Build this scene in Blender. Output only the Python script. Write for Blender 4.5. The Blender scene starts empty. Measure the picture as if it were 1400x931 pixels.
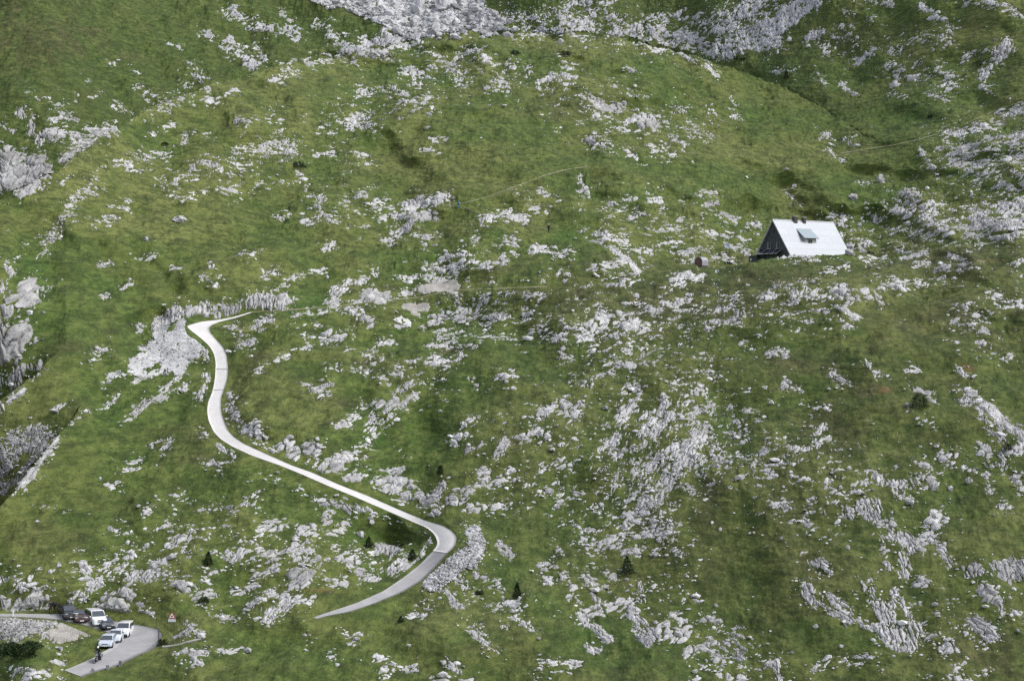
import bpy, bmesh, math, random
import numpy as np
from mathutils import Vector, Matrix
random.seed(11)
rng = np.random.default_rng(7)
R = math.radians
scene = bpy.context.scene
COL = scene.collection

# ------------------------------------------------------------------ camera
F = 2800.0                 # focal length in photograph pixels (1400 wide)
CX, CY = 700.0, 465.5
CAMZ = 60.0
cam_d = bpy.data.cameras.new('camera')
cam_d.sensor_width = 36.0
cam_d.lens = 36.0 * F / 1400.0
cam_d.clip_start = 1.0
cam_d.clip_end = 6000.0
cam = bpy.data.objects.new('camera', cam_d)
cam.location = (0, 0, CAMZ)
cam.rotation_euler = (R(90), 0, 0)
COL.objects.link(cam)
scene.camera = cam

# ------------------------------------------------------------------ noise
_perm = np.random.default_rng(3).permutation(4096).astype(np.int64)
_grad = np.random.default_rng(4).uniform(0, 2*np.pi, 4096)
_gx, _gy = np.cos(_grad), np.sin(_grad)
def _hash(ix, iy, seed=0):
    return _perm[(ix + _perm[(iy + seed*131) & 4095]) & 4095]
def perlin(x, y, seed=0):
    x0 = np.floor(x); y0 = np.floor(y)
    fx = x - x0; fy = y - y0
    ix = x0.astype(np.int64); iy = y0.astype(np.int64)
    u = fx*fx*fx*(fx*(fx*6-15)+10); v = fy*fy*fy*(fy*(fy*6-15)+10)
    def g(i, j):
        h = _hash(ix+i, iy+j, seed)
        return _gx[h]*(fx-i) + _gy[h]*(fy-j)
    a = g(0, 0); b = g(1, 0); c = g(0, 1); d = g(1, 1)
    return ((a + u*(b-a)) + v*((c + u*(d-c)) - (a + u*(b-a)))) * 1.5
def fbm(x, y, seed=0, octv=4, gain=.5, lac=2.03):
    s = 0; a = 1.0; t = 0
    for o in range(octv):
        s = s + a*perlin(x, y, seed+o*7); t += a*a
        x = x*lac + 17.3; y = y*lac - 9.1; a *= gain
    return s / math.sqrt(t)
_r1 = np.random.default_rng(5).random((4096, 5))
def worley(x, y, seed=0):
    """F1, F2, random row of the nearest cell and the offset from its centre"""
    ix = np.floor(x).astype(np.int64); iy = np.floor(y).astype(np.int64)
    f1 = np.full(x.shape, 9.0); f2 = np.full(x.shape, 9.0)
    hid = np.zeros(x.shape, np.int64); ox = np.zeros(x.shape); oy = np.zeros(x.shape)
    for i in (-1, 0, 1):
        for j in (-1, 0, 1):
            h = _hash(ix+i, iy+j, seed)
            dx = x - (ix+i+_r1[h, 0]); dy = y - (iy+j+_r1[h, 1])
            d = np.sqrt(dx*dx+dy*dy)
            m = d < f1
            f2 = np.where(m, f1, np.minimum(f2, d))
            f1 = np.where(m, d, f1); hid = np.where(m, h, hid)
            ox = np.where(m, dx, ox); oy = np.where(m, dy, oy)
    return f1, f2, hid, ox, oy
def sstep(a, b, x):
    t = np.clip((x-a)/(b-a), 0, 1)
    return t*t*(3-2*t)

def poly_dist(u, v, pts, hw=None):
    """distance in pixels to a polyline (and the half width at the nearest point)"""
    best = np.full(u.shape, 1e9); bh = np.zeros(u.shape)
    if len(pts) == 1: pts = [pts[0], (pts[0][0]+.01, pts[0][1])]; hw = None if hw is None else [hw[0], hw[0]]
    for k in range(len(pts)-1):
        (x0, y0), (x1, y1) = pts[k], pts[k+1]
        dx, dy = x1-x0, y1-y0
        t = np.clip(((u-x0)*dx+(v-y0)*dy)/(dx*dx+dy*dy+1e-9), 0, 1)
        d = np.hypot(u-x0-t*dx, v-y0-t*dy)
        if hw is not None:
            w = hw[k]*(1-t)+hw[k+1]*t
            m = d-w < best-bh
            bh = np.where(m, w, bh); best = np.where(m, d, best)
        else:
            best = np.minimum(best, d)
    return (best, bh) if hw is not None else best

# ------------------------------------------------------------------ roads in photograph pixels, as pairs of edge points
CONCRETE = [((345, 426), (345, 427.3)), ((319, 433.6), (324, 434.4)), ((300, 437.3), (301, 440)), ((275, 440), (290, 444.5)), ((254, 446), (286, 448.5)), ((261, 452), (286.5, 453)), ((269, 458), (292, 461)),
 ((280, 467), (301, 470)), ((288, 475), (306, 477)), ((293, 485), (310, 486)), ((295, 497), (312, 503)), ((294, 517), (311, 518)), ((291, 534), (306.5, 532)), ((284.5, 550), (302, 545)), ((283, 562), (302, 560)), ((285, 575), (305, 573)),
 ((293, 592), (311, 588)), ((304, 602), (320, 598)), ((319, 611), (334, 607)), ((345, 623), (360, 619)), ((381, 635.5), (398, 636)), ((412, 648), (428, 646.5)), ((446, 663), (462, 662)), ((485, 679), (503, 678)), ((529, 698), (546, 697)), ((565, 713.5), (581, 711.5)),
 ((582, 720.5), (606, 719)), ((592, 728), (618, 726)), ((597, 736), (625, 734)), ((598.5, 744), (622, 746.5)), ((592, 753), (611.5, 756))]
ASPHALT = [((592, 753.3), (611.5, 756.3)), ((575, 771), (598, 772)), ((552, 789), (577, 793)), ((524, 808), (550, 809)), ((488, 824), (515, 823.5)), ((456, 834.5), (480, 835.5)), ((436, 841), (446, 841.8)), ((428, 844.5), (434, 845.5))]
CARROAD = [((-110, 838.5), (-110, 843)), ((0, 838.7), (0, 842.6)), ((50, 839), (40, 844)), ((90, 839.5), (78, 846.5)), ((149, 847.5), (112, 853)), ((183, 853.3), (142, 862)), ((206, 857.7), (155, 868)), ((217, 861), (158, 873.5)), ((222.5, 868), (156, 879)), ((217, 880.5), (149, 886.5)),
 ((206, 888.6), (139, 892)), ((192, 894), (128, 899)), ((160, 910), (112, 906)), ((128, 918), (100.6, 911)), ((112, 925), (88, 916))]
TRAILS = [([(605, 282), (612, 281), (640, 277), (672, 268), (706, 255), (745, 240), (775, 232), (805, 228)], 1.0),
 ([(612, 281.6), (632, 283), (652, 291), (690, 300), (722, 308), (750, 314)], .6),
 ([(1440, 122), (1400, 139), (1370, 148), (1330, 165), (1290, 181), (1255, 191.5), (1220, 199), (1180, 205), (1150, 210)], 1.0),
 ([(343, 427.3), (380, 424.5), (420, 422.5), (458, 420), (500, 414), (540, 410), (575, 407), (592, 403), (610, 398), (650, 396), (700, 394), (750, 392)], 1.2),
 ([(222, 884), (240, 882), (262, 876), (288, 870)], 2.2)]
# ------------------------------------------------------------------ the lie of the land
# tangent of the ground's slope (rising away from the camera) around places: u, v, radius u, radius v, tan
SL = [
 (1000, 650, 420, 150, .50), (1250, 800, 200, 120, .62), (800, 880, 160, 60, .30), (1000, 430, 420, 60, .36),
 (500, 880, 220, 50, .26), (300, 900, 120, 30, .22), (60, 905, 90, 25, .10), (150, 880, 80, 20, .0), (90, 843, 110, 7, .0), (45, 858, 70, 9, .34),
 (60, 800, 120, 30, .75), (170, 828, 45, 14, 1.3), (20, 822, 60, 9, 1.6), (300, 780, 180, 60, .42), (480, 800, 80, 40, .25), (560, 770, 60, 50, .12), (630, 765, 28, 40, .95),
 (520, 680, 150, 25, .7), (600, 700, 50, 25, .3), (420, 600, 160, 70, .48), (290, 540, 40, 80, .26), (280, 443, 60, 12, .1), (300, 424, 90, 9, 1.3),
 (180, 620, 160, 90, .42), (20, 450, 40, 40, 1.2), (20, 520, 40, 40, .9), (25, 630, 50, 45, 1.0), (230, 470, 60, 25, .6),
 (120, 400, 180, 80, .40), (250, 300, 260, 80, .42), (600, 300, 320, 70, .38), (560, 400, 120, 15, .34), (600, 440, 140, 20, .30),
 (700, 180, 420, 70, .40), (500, 110, 300, 45, .30), (760, 75, 260, 25, .26), (950, 250, 250, 70, .36), (1250, 280, 200, 60, .36), (1250, 200, 220, 40, .34),
 (1200, 390, 220, 35, .30), (1060, 360, 120, 12, .2), (1220, 460, 240, 40, .42),
 (1250, 80, 260, 80, .62), (900, 15, 300, 40, .75), (550, 15, 200, 40, .72), (150, 60, 260, 80, .75), (60, 180, 120, 40, .9), (25, 235, 60, 25, 1.3), (1085, 20, 50, 40, 1.2), (1000, 66, 18, 14, 1.5),
]
# crests that hide ground behind them: points (u, v, log gap in distance behind the crest), depth of the dip
RIDGES = [
 ([(-200, 380, .46), (-100, 325, .44), (0, 272, .42), (85, 231, .40), (100, 216, .395), (160, 171, .38), (200, 149, .37), (245, 131, .355), (290, 113, .34), (350, 97, .32), (440, 79, .285), (475, 76, .27), (560, 56, .24), (640, 45, .24), (700, 45, .20), (830, 48, .18), (880, 57, .18), (950, 77, .16), (1000, 92, .12), (1060, 112, .07), (1130, 152, .025), (1180, 185, .01), (1260, 200, 0), (1600, 380, 0)], .055),
 ([(-200, 405, 0), (640, 402, 0), (720, 396, .03), (800, 391, .05), (880, 377, .085), (950, 363, .11), (1030, 357.5, .17), (1076, 349, .19), (1154, 348, .19), (1260, 346, .12), (1330, 324, .11), (1400, 316, .10), (1600, 300, .10)], .03),
 ([(-200, 960, .17), (-110, 830, .14), (0, 694, .09), (40, 642, .06), (78, 596, .025), (110, 560, 0), (1600, 500, 0)], .03),
 ([(-200, 640, .11), (-110, 590, .09), (0, 545, .055), (50, 512, .03), (90, 470, 0), (1600, 300, 0)], .02),
 ([(-200, 480, 0), (1150, 480, 0), (1185, 462, .025), (1215, 440, .035), (1290, 403, .035), (1340, 385, .02), (1390, 372, 0), (1600, 360, 0)], .03),
 ([(-200, 425, 0), (290, 470, 0), (350, 452, .02), (410, 436, .035), (500, 434, .045), (570, 452, .05), (650, 441, .04), (720, 432, .02), (800, 425, 0), (1600, 425, 0)], .03),
]
def u_interp(pts, u, k):
    return np.interp(u, [p[0] for p in pts], [p[k] for p in pts])

DU = 1.0
UU = np.arange(-110, 1511, DU)
NU = len(UU)
VF = np.arange(1150, -45.1, -.5)          # fine pixel rows, bottom to top
ZC = (CY - VF) / F
sl = np.zeros((NU, len(VF))); wt = np.zeros((NU, len(VF)))
for (cu, cv, ru, rv, tn) in SL:
    k = 1/(1+.5*((UU-cu)/ru)[:, None]**2 + .5*((VF-cv)/rv)[None, :]**2)**2.5 / (ru*rv)**.35
    sl += k*tn; wt += k
sl = (sl + 1e-9*.4) / (wt + 1e-9)
# knolls and hollows: the slope swings about its mean, calm along the roads and round the hut
gu, gv = np.meshgrid(UU[::4], VF[::8], indexing='ij')
calm = np.full(gu.shape, 99.)
for pairs in (CONCRETE, ASPHALT, CARROAD):
    c = [((p[0]+q[0])/2, (p[1]+q[1])/2) for p, q in pairs]; h = [math.dist(p, q)/2 for p, q in pairs]
    d, w = poly_dist(gu, gv, c, h); calm = np.minimum(calm, d-w)
calm = np.minimum(calm, poly_dist(gu, gv, [(1040, 350), (1140, 348)])-24)
calm = sstep(0, 40, calm)
calm = np.repeat(np.repeat(calm, 4, 0)[:NU], 8, 1)[:, :len(VF)]
calm = np.apply_along_axis(lambda r: np.convolve(np.pad(r, 8, 'edge'), np.ones(17)/17, 'valid'), 1, calm)
calm = np.apply_along_axis(lambda r: np.convolve(np.pad(r, 4, 'edge'), np.ones(9)/9, 'valid'), 0, calm)
den = np.maximum(sl - ZC[None, :], .055)
dz = np.diff(ZC, prepend=ZC[0])
# broad lie of the land, plus local steps that fade out uphill
def gauss_u(A, sg):
    k = np.exp(-.5*(np.arange(-int(3*sg), int(3*sg)+1)/sg)**2); k /= k.sum()
    n = len(k)//2
    Ap = np.concatenate([np.repeat(A[:1], n, 0), A, np.repeat(A[-1:], n, 0)])
    C = np.cumsum(np.concatenate([np.zeros((1, A.shape[1])), Ap]), 0)
    B = Ap
    for _ in range(3):                      # three box blurs stand in for a Gaussian
        wdt = int(sg*1.0)|1; h = wdt//2
        Bp = np.concatenate([np.repeat(B[:1], h, 0), B, np.repeat(B[-1:], h, 0)])
        C = np.cumsum(np.concatenate([np.zeros((1, A.shape[1])), Bp]), 0)
        B = (C[wdt:]-C[:-wdt])/wdt
    return B[n:-n]
stp = dz[None, :]/den
wide = gauss_u(stp, 150)
loc = stp-wide; dl = np.zeros(NU); LOC = np.zeros_like(stp)
for i in range(stp.shape[1]):
    dl = dl*math.exp(-.5/55)+loc[:, i]; LOC[:, i] = dl
lnY = np.cumsum(wide, axis=1) + LOC
lnY = np.maximum.accumulate(lnY + np.arange(lnY.shape[1])[None, :]*0, axis=1)
lnY = lnY + np.arange(lnY.shape[1])[None, :]*2e-6
i940 = int(np.argmin(abs(VF-935)))
Y0 = np.interp(UU, [-110, 100, 220, 450, 700, 1000, 1510], [238, 237, 240, 240, 246, 246, 240])
lnY = lnY - lnY[:, i940:i940+1] + np.log(Y0)[:, None]

Yg = np.exp(lnY); Xg = (UU[:, None]-CX)/F*Yg
wx = 6*fbm(Xg/40, Yg/70, 821, 2)
hh = 2.8*fbm((Xg+wx)/26, Yg/46, 801, 2, .5) + 1.6*fbm((Xg+wx)/10.5, Yg/19, 805, 2, .5)
hh = hh*calm*(1+1.0*sstep(500, 800, Yg))
lnY -= hh/(Yg*np.maximum(gauss_u(den, 60), .25))
for ri, (pts, dep) in enumerate(RIDGES):        # behind a crest the ground evens out sideways again
    g = u_interp(pts, UU, 2); vr = u_interp(pts, UU, 1)
    local = abs(pts[-2][1]-560) < 1 or abs(pts[-2][1]-470) < 1
    gs = g*0 if local else gauss_u(g[:, None], 110)[:, 0]
    lnY += (gs-g)[:, None]*(1-np.exp(-np.maximum(vr[:, None]-VF[None, :], 0)/(130 if local else 90)))
lnY = np.maximum.accumulate(lnY, axis=1) + np.arange(lnY.shape[1])[None, :]*2e-6
prof = []
for j in range(NU):
    evs = []
    for pts, dep in RIDGES:
        g = float(u_interp(pts, UU[j], 2))
        if g > .0005: evs.append((float(u_interp(pts, UU[j], 1)), g, dep))
    evs.sort(reverse=True)
    V = VF; L = lnY[j].copy()
    vs, ls, dp, hd = [], [], [], []
    i0 = 0; add = 0.0
    for (vr, g, dep) in evs:
        i1 = max(int(np.searchsorted(-V, -vr)), i0+1)
        vs.append(V[i0:i1]); ls.append(L[i0:i1]+add); dp.append(np.zeros(i1-i0)); hd.append(np.zeros(i1-i0))
        s = np.linspace(0, 1, 42)[1:-1]
        vs.append(np.full(40, V[i1-1])); ls.append(L[i1-1]+add+g*s)
        dp.append(dep*(g/.12)**.8*np.sin(np.pi*s)**.8*np.exp(-.5*s)); hd.append(np.full(40, min(1., g/.02)))
        L[i1:] = L[i1:]; add += g; i0 = i1
    vs.append(V[i0:]); ls.append(L[i0:]+add); dp.append(np.zeros(len(V)-i0)); hd.append(np.zeros(len(V)-i0))
    prof.append([np.concatenate(a) for a in (vs, ls, dp, hd)])
    # the visible distance along this column for look-ups by pixel
    vis = np.concatenate([ls[k] for k in range(0, len(ls), 2)])
    lnY[j] = vis
NR = 1160
GV = np.zeros((NU, NR)); GL = np.zeros((NU, NR)); GD = np.zeros((NU, NR)); GH = np.zeros((NU, NR))
for j in range(NU):
    v, l, d, h = prof[j]
    dv = np.abs(np.diff(v, prepend=v[0])); dv = np.where(v > 945, dv*.12, dv)
    dl = np.abs(np.diff(l, prepend=l[0]))
    w = np.cumsum(dv + np.where(h > 0, dl*230, dl*15) + 1e-6)
    q = np.linspace(w[0], w[-1], NR)
    GV[j] = np.interp(q, w, v); GL[j] = np.interp(q, w, l); GD[j] = np.interp(q, w, d); GH[j] = np.interp(q, w, h)
GU = np.repeat(UU[:, None], NR, 1)
GY = np.exp(GL)
GX = (GU-CX)/F*GY
GZ = CAMZ + ((CY-GV)/F)*GY - GD*GY
HID = GH > .02

def baseY(u, v):
    u = np.atleast_1d(np.asarray(u, float)); v = np.atleast_1d(np.asarray(v, float))
    fu = np.clip((u-UU[0])/DU, 0, NU-1.001); fv = np.clip((VF[0]-v)/.5, 0, len(VF)-1.001)
    iu = fu.astype(int); iv = fv.astype(int); a = fu-iu; b = fv-iv
    l = (lnY[iu, iv]*(1-a)*(1-b) + lnY[iu+1, iv]*a*(1-b) + lnY[iu, iv+1]*(1-a)*b + lnY[iu+1, iv+1]*a*b)
    return np.exp(l)
def base(u, v, lift=0.0):
    Y = baseY(u, v); u = np.atleast_1d(u); v = np.atleast_1d(v)
    return np.stack([(u-CX)/F*Y, Y, CAMZ + (CY-v)/F*Y + lift], -1)

# metres across / up the face of the hill as seen (used to scale the rock grain)
QA = (GU-CX)/F*GY
ds = np.abs(np.diff(GV, axis=1, prepend=GV[:, :1]))/F*GY + .35*np.abs(np.diff(GY, axis=1, prepend=GY[:, :1]))
QB = np.cumsum(ds, axis=1)
i0 = int(np.argmin(abs(GV[NU//2]-700)))
QB -= QB[:, i0:i0+1]

FLAT = np.full((NU, NR), 99.0)      # pixels to the nearest road, path or building
for pairs in (CONCRETE, ASPHALT, CARROAD):
    c = [((a[0]+b[0])/2, (a[1]+b[1])/2) for a, b in pairs]; h = [math.dist(a, b)/2 for a, b in pairs]
    d, w = poly_dist(GU, GV, c, h); FLAT = np.minimum(FLAT, d-w)
ROADPX = FLAT.copy()
for pts, w in TRAILS:
    FLAT = np.minimum(FLAT, np.maximum(poly_dist(GU, GV, pts)-w, 0)+2)
HUTF = poly_dist(GU, GV, [(1050, 352), (1150, 348)])-26
FLAT = np.where(HID, 30, FLAT)
flatm = sstep(0, 14, np.minimum(FLAT, HUTF))
flatf = sstep(-1.0, 5, FLAT)

# medium swells and terraces
med = 1.15*fbm(QA/16, GY/30, 21, 4, .55) + .62*fbm(QA/4.8, GY/10, 33, 3, .6) 
far_k = sstep(500, 800, GY)
med = med*(1+1.2*far_k)
MED = med*flatm*np.where(HID, .5, 1)*sstep(960, 930, GV)*.62
CRUDE = fbm(QA/2.1+.3*GZ, GY/3.4, 41, 2)
terr = (fbm(QA/3.2, GZ/.55 + .6*fbm(QA/5, GY/9, 77, 2), 55, 3))
FINE = .26*terr + .22*fbm(QA/1.5, GY/3.0, 61, 3, .75)
tus = fbm(QA/.42, GY/.9, 64, 2, .8)
FINE += .075*tus*(.6+.5*sstep(-.6, .8, terr))
hum = sstep(.15, 1.2, fbm(QA/2.6, GY/5.5, 67, 3, .6))
FINE += .95*hum*sstep(-.5, .6, fbm(QA/14, GY/28, 69, 2))
FINE = (FINE*.85-.06)*(.6+.8*far_k+ .5*sstep(300, 450, GY))
roadcut = np.where(ROADPX < -2.0, -.05, 0.0)
GZ1 = GZ + MED                       # ground without its grass
GZ2 = GZ1 + FINE*flatf + roadcut
P1 = np.stack([GX, GY, GZ1], -1)

def grid_normals(P):
    a = np.gradient(P, axis=0); b = np.gradient(P, axis=1)
    n = np.cross(a, b); n /= np.linalg.norm(n, axis=-1, keepdims=True)+1e-9
    n = np.where(n[..., 2:3] < 0, -n, n)
    return n
NRM = grid_normals(P1)
NRM[..., 2] = np.maximum(NRM[..., 2], .25)
NRM /= np.linalg.norm(NRM, axis=-1, keepdims=True)

# ------------------------------------------------------------------ depth picture of the finished ground, for standing things on it
def zbuffer(P):
    u = np.round(P[..., 0]/P[..., 1]*F+CX).astype(int).ravel(); v = np.round(CY-(P[..., 2]-CAMZ)/P[..., 1]*F).astype(int).ravel()
    y = P[..., 1].ravel(); ok = (u >= -100) & (u < 1500) & (v >= -40) & (v < 960)
    idx = np.nonzero(ok)[0]; o = idx[np.argsort(-y[idx])]
    zb = np.full((1600, 1000), -1, np.int64); zb[u[o]+100, v[o]+40] = o
    return zb
PF = np.stack([GX, GY, GZ2], -1).reshape(-1, 3)
ZB = zbuffer(PF)
def at(u, v):
    """point of the finished ground seen at a pixel of the photograph"""
    ui, vi = int(round(u))+100, int(round(v))+40
    for rad in range(0, 9):
        w = ZB[ui-rad:ui+rad+1, vi-rad:vi+rad+1]; w = w[w >= 0]
        if len(w):
            k = w[np.argmin(PF[w, 1])]
            return Vector(PF[k])
    return Vector(base(u, v)[0])
def down(x, y):
    """height of the ground under a point"""
    j = int(round((x/y*F+CX-UU[0])/DU)); j = max(0, min(NU-1, j))
    return float(np.interp(y, GY[j], GZ2[j]))
# ------------------------------------------------------------------ materials
def new_mat(name):
    m = bpy.data.materials.new(name); m.use_nodes = True
    nt = m.node_tree; nt.nodes.clear()
    out = nt.nodes.new('ShaderNodeOutputMaterial'); p = nt.nodes.new('ShaderNodeBsdfPrincipled')
    nt.links.new(p.outputs[0], out.inputs[0])
    return m, nt, p
def nd(nt, typ, **kw):
    n = nt.nodes.new(typ)
    for k, v in kw.items():
        if k in ('op',): n.operation = v
        elif k == 'blend': n.blend_type = v
        elif isinstance(k, str) and hasattr(n, k): setattr(n, k, v)
    return n
def noise(nt, scale, detail=4, rough=.6, vec=None, dist=0):
    n = nt.nodes.new('ShaderNodeTexNoise'); n.inputs['Scale'].default_value = scale; n.inputs['Detail'].default_value = detail
    n.inputs['Roughness'].default_value = rough; n.inputs['Distortion'].default_value = dist
    if vec is not None: nt.links.new(vec, n.inputs['Vector'])
    return n.outputs['Fac']
def ramp(nt, fac, stops):
    r = nt.nodes.new('ShaderNodeValToRGB'); e = r.color_ramp.elements
    while len(e) < len(stops): e.new(.5)
    for k, (p, c) in enumerate(stops):
        e[k].position = p; e[k].color = (c, c, c, 1) if not hasattr(c, '__len__') else (*c, 1)
    nt.links.new(fac, r.inputs[0]); return r.outputs[0]
def mix(nt, fac, a, b, blend='MIX'):
    m = nt.nodes.new('ShaderNodeMix'); m.data_type = 'RGBA'; m.blend_type = blend
    for s, x in ((m.inputs[0], fac), (m.inputs[6], a), (m.inputs[7], b)):
        if hasattr(x, 'is_linked') or hasattr(x, 'links'): nt.links.new(x, s)
        elif hasattr(x, '__len__'): s.default_value = (*x, 1)
        else: s.default_value = x
    return m.outputs[2]
def geo_pos(nt):
    return nt.nodes.new('ShaderNodeNewGeometry').outputs['Position']
def mapping(nt, vec, scale=(1, 1, 1), rot=(0, 0, 0)):
    m = nt.nodes.new('ShaderNodeMapping'); m.inputs['Scale'].default_value = scale; m.inputs['Rotation'].default_value = rot
    nt.links.new(vec, m.inputs['Vector']); return m.outputs[0]
def bump(nt, p, h, strength, dist):
    b = nt.nodes.new('ShaderNodeBump'); b.inputs['Strength'].default_value = strength; b.inputs['Distance'].default_value = dist
    nt.links.new(h, b.inputs['Height']); nt.links.new(b.outputs[0], p.inputs['Normal'])

def grass_mat():
    m, nt, p = new_mat('alpine_grass')
    pos = geo_pos(nt)
    at_ = nt.nodes.new('ShaderNodeAttribute'); at_.attribute_name = 'tone'
    sep = nt.nodes.new('ShaderNodeSeparateColor'); nt.links.new(at_.outputs['Color'], sep.inputs[0])
    lush, heath, rust = sep.outputs[0], sep.outputs[1], sep.outputs[2]
    flat = mapping(nt, pos, (1, .45, 1.6))
    n1 = noise(nt, .9, 5, .7, flat); n2 = noise(nt, 3.5, 4, .75, flat); n3 = noise(nt, .06, 4, .6, pos)
    dry = at_.outputs['Alpha']
    c = mix(nt, ramp(nt, n1, [(.40, 0), (.60, 1)]), (.033, .057, .011), (.088, .121, .027))
    c = mix(nt, ramp(nt, n3, [(.4, 0), (.62, .6)]), c, (.092, .110, .028))
    c = mix(nt, dry, c, mix(nt, ramp(nt, n1, [(.38, 0), (.62, 1)]), (.074, .092, .024), (.152, .163, .052)))
    c = mix(nt, lush, c, mix(nt, ramp(nt, n1, [(.38, 0), (.62, 1)]), (.028, .062, .010), (.066, .114, .021)))
    c = mix(nt, heath, c, mix(nt, ramp(nt, n1, [(.36, 0), (.64, 1)]), (.030, .040, .012), (.086, .080, .034)))
    c = mix(nt, rust, c, (.17, .085, .04))
    c = mix(nt, ramp(nt, n2, [(.33, .55), (.50, 0)]), c, (.024, .032, .009))
    n5 = noise(nt, .30, 5, .75, mapping(nt, pos, (1, .5, 2.0)), .5)
    c = mix(nt, ramp(nt, n5, [(.40, 1.0), (.52, 0)]), c, mix(nt, .55, c, (.018, .034, .007)))
    c = mix(nt, ramp(nt, n5, [(.54, 0), (.66, .5)]), c, (.135, .150, .045))
    n4 = noise(nt, .42, 4, .6, mapping(nt, pos, (1, .4, 3.0)), .8)
    c = mix(nt, ramp(nt, n4, [(.36, .55), (.47, 0)]), c, (.022, .028, .010))
    c = mix(nt, ramp(nt, n2, [(.56, 0), (.72, .42)]), c, (.16, .175, .065))
    nt.links.new(c, p.inputs['Base Color'])
    p.inputs['Roughness'].default_value = .85; p.inputs['Specular IOR Level'].default_value = .15
    bump(nt, p, n2, .6, .20)
    return m
def rock_mat(name, a=(.32, .315, .315), b=(.51, .505, .51), dark=(.13, .13, .125), streak=(1, 1, 1), sc=1.0, moss=.3, bs=.55, island=False):
    m, nt, p = new_mat(name)
    pos = geo_pos(nt)
    v = mapping(nt, pos, streak)
    n1 = noise(nt, .55*sc, 5, .65, v); n2 = noise(nt, 2.6*sc, 5, .75, v); n3 = noise(nt, 9*sc, 3, .8, pos)
    c = mix(nt, ramp(nt, n1, [(.38, 0), (.60, 1)]), a, b)
    c = mix(nt, ramp(nt, noise(nt, .09*sc, 3, .6, pos), [(.42, 0), (.62, .6)]), c, tuple(x*.62 for x in a))
    c = mix(nt, ramp(nt, n2, [(.34, .7), (.48, 0)]), c, dark)
    c = mix(nt, ramp(nt, n3, [(.56, 0), (.74, .5)]), c, (.66, .65, .65))
    c = mix(nt, ramp(nt, noise(nt, 1.1*sc, 4, .7, pos), [(.60, 0), (.72, moss)]), c, (.13, .14, .06))
    if island:
        g = nt.nodes.new('ShaderNodeNewGeometry')
        c = mix(nt, 1.0, c, ramp(nt, g.outputs['Random Per Island'], [(0, .55), (.6, 1.0)]), 'MULTIPLY')
    nt.links.new(c, p.inputs['Base Color'])
    p.inputs['Roughness'].default_value = .9; p.inputs['Specular IOR Level'].default_value = .2
    vo = nt.nodes.new('ShaderNodeTexVoronoi'); vo.feature = 'DISTANCE_TO_EDGE'; vo.inputs['Scale'].default_value = 1.5*sc
    nt.links.new(mix(nt, .12, v, nt.nodes[-1].outputs[0]) if False else v, vo.inputs['Vector'])
    ad = nt.nodes.new('ShaderNodeMath'); ad.operation = 'ADD'
    nt.links.new(ramp(nt, vo.outputs['Distance'], [(0, 0), (.10, .5)]), ad.inputs[0]); nt.links.new(n2, ad.inputs[1])
    bump(nt, p, ad.outputs[0], bs, .22)
    return m
def paint(name, col, rough=.35, metal=0, coat=0, var=.12, sc=3.0, spec=.5):
    m, nt, p = new_mat(name)
    n = noise(nt, sc, 4, .7, nt.nodes.new('ShaderNodeTexCoord').outputs['Object'])
    c = mix(nt, ramp(nt, n, [(.35, 0), (.7, 1)]), tuple(x*(1-var) for x in col), tuple(min(1, x*(1+var*.6)) for x in col))
    nt.links.new(c, p.inputs['Base Color'])
    p.inputs['Roughness'].default_value = rough; p.inputs['Metallic'].default_value = metal; p.inputs['Coat Weight'].default_value = coat
    p.inputs['Specular IOR Level'].default_value = spec
    return m
def road_mat(name, c0, c1, crack, bump_s=.3, slabs=True):
    m, nt, p = new_mat(name)
    pos = geo_pos(nt)
    n1 = noise(nt, .35, 5, .65, pos); n2 = noise(nt, 6, 4, .8, pos); n3 = noise(nt, 1.4, 5, .75, pos, .6)
    c = mix(nt, ramp(nt, n1, [(.35, 0), (.65, 1)]), c0, c1)
    c = mix(nt, ramp(nt, n2, [(.35, .35), (.6, 0)]), c, crack)
    c = mix(nt, ramp(nt, n3, [(.62, 0), (.75, .4)]), c, crack)
    nt.links.new(c, p.inputs['Base Color']); p.inputs['Roughness'].default_value = .9; p.inputs['Specular IOR Level'].default_value = .2
    bump(nt, p, n2, bump_s, .03)
    return m

M = {}
M['grass'] = grass_mat()
M['rock'] = rock_mat('pale_limestone')
M['rock_flute'] = rock_mat('fluted_limestone', streak=(2.2, 1.2, .35), sc=1.3, moss=.1)
M['rock_grey'] = rock_mat('grey_limestone', (.27, .265, .26), (.44, .435, .43), (.10, .10, .095), moss=.35)
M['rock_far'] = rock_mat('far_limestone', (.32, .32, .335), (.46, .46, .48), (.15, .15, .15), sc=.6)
M['stone'] = rock_mat('loose_limestone', (.46, .455, .455), (.62, .615, .62), (.25, .25, .245), sc=1.5, moss=.1, bs=.25, island=True)
M['boulder'] = rock_mat('boulder_stone', (.38, .378, .385), (.52, .515, .525), (.2, .2, .2), sc=.5, moss=.1, bs=.3)
M['scree'] = rock_mat('scree_stone', (.40, .40, .405), (.58, .58, .59), (.20, .20, .20), sc=2.0, moss=.1, bs=.4, island=True)
M['gravel'] = rock_mat('pale_gravel', (.30, .285, .26), (.40, .38, .355), (.20, .19, .165), sc=3.0, moss=.15)
M['concrete'] = road_mat('pale_concrete', (.47, .457, .449), (.55, .536, .528), (.38, .37, .36))
M['asphalt'] = road_mat('worn_asphalt', (.25, .245, .25), (.32, .315, .32), (.21, .205, .20))
M['trail'] = road_mat('trodden_earth', (.16, .16, .08), (.26, .25, .16), (.09, .10, .04))

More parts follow.
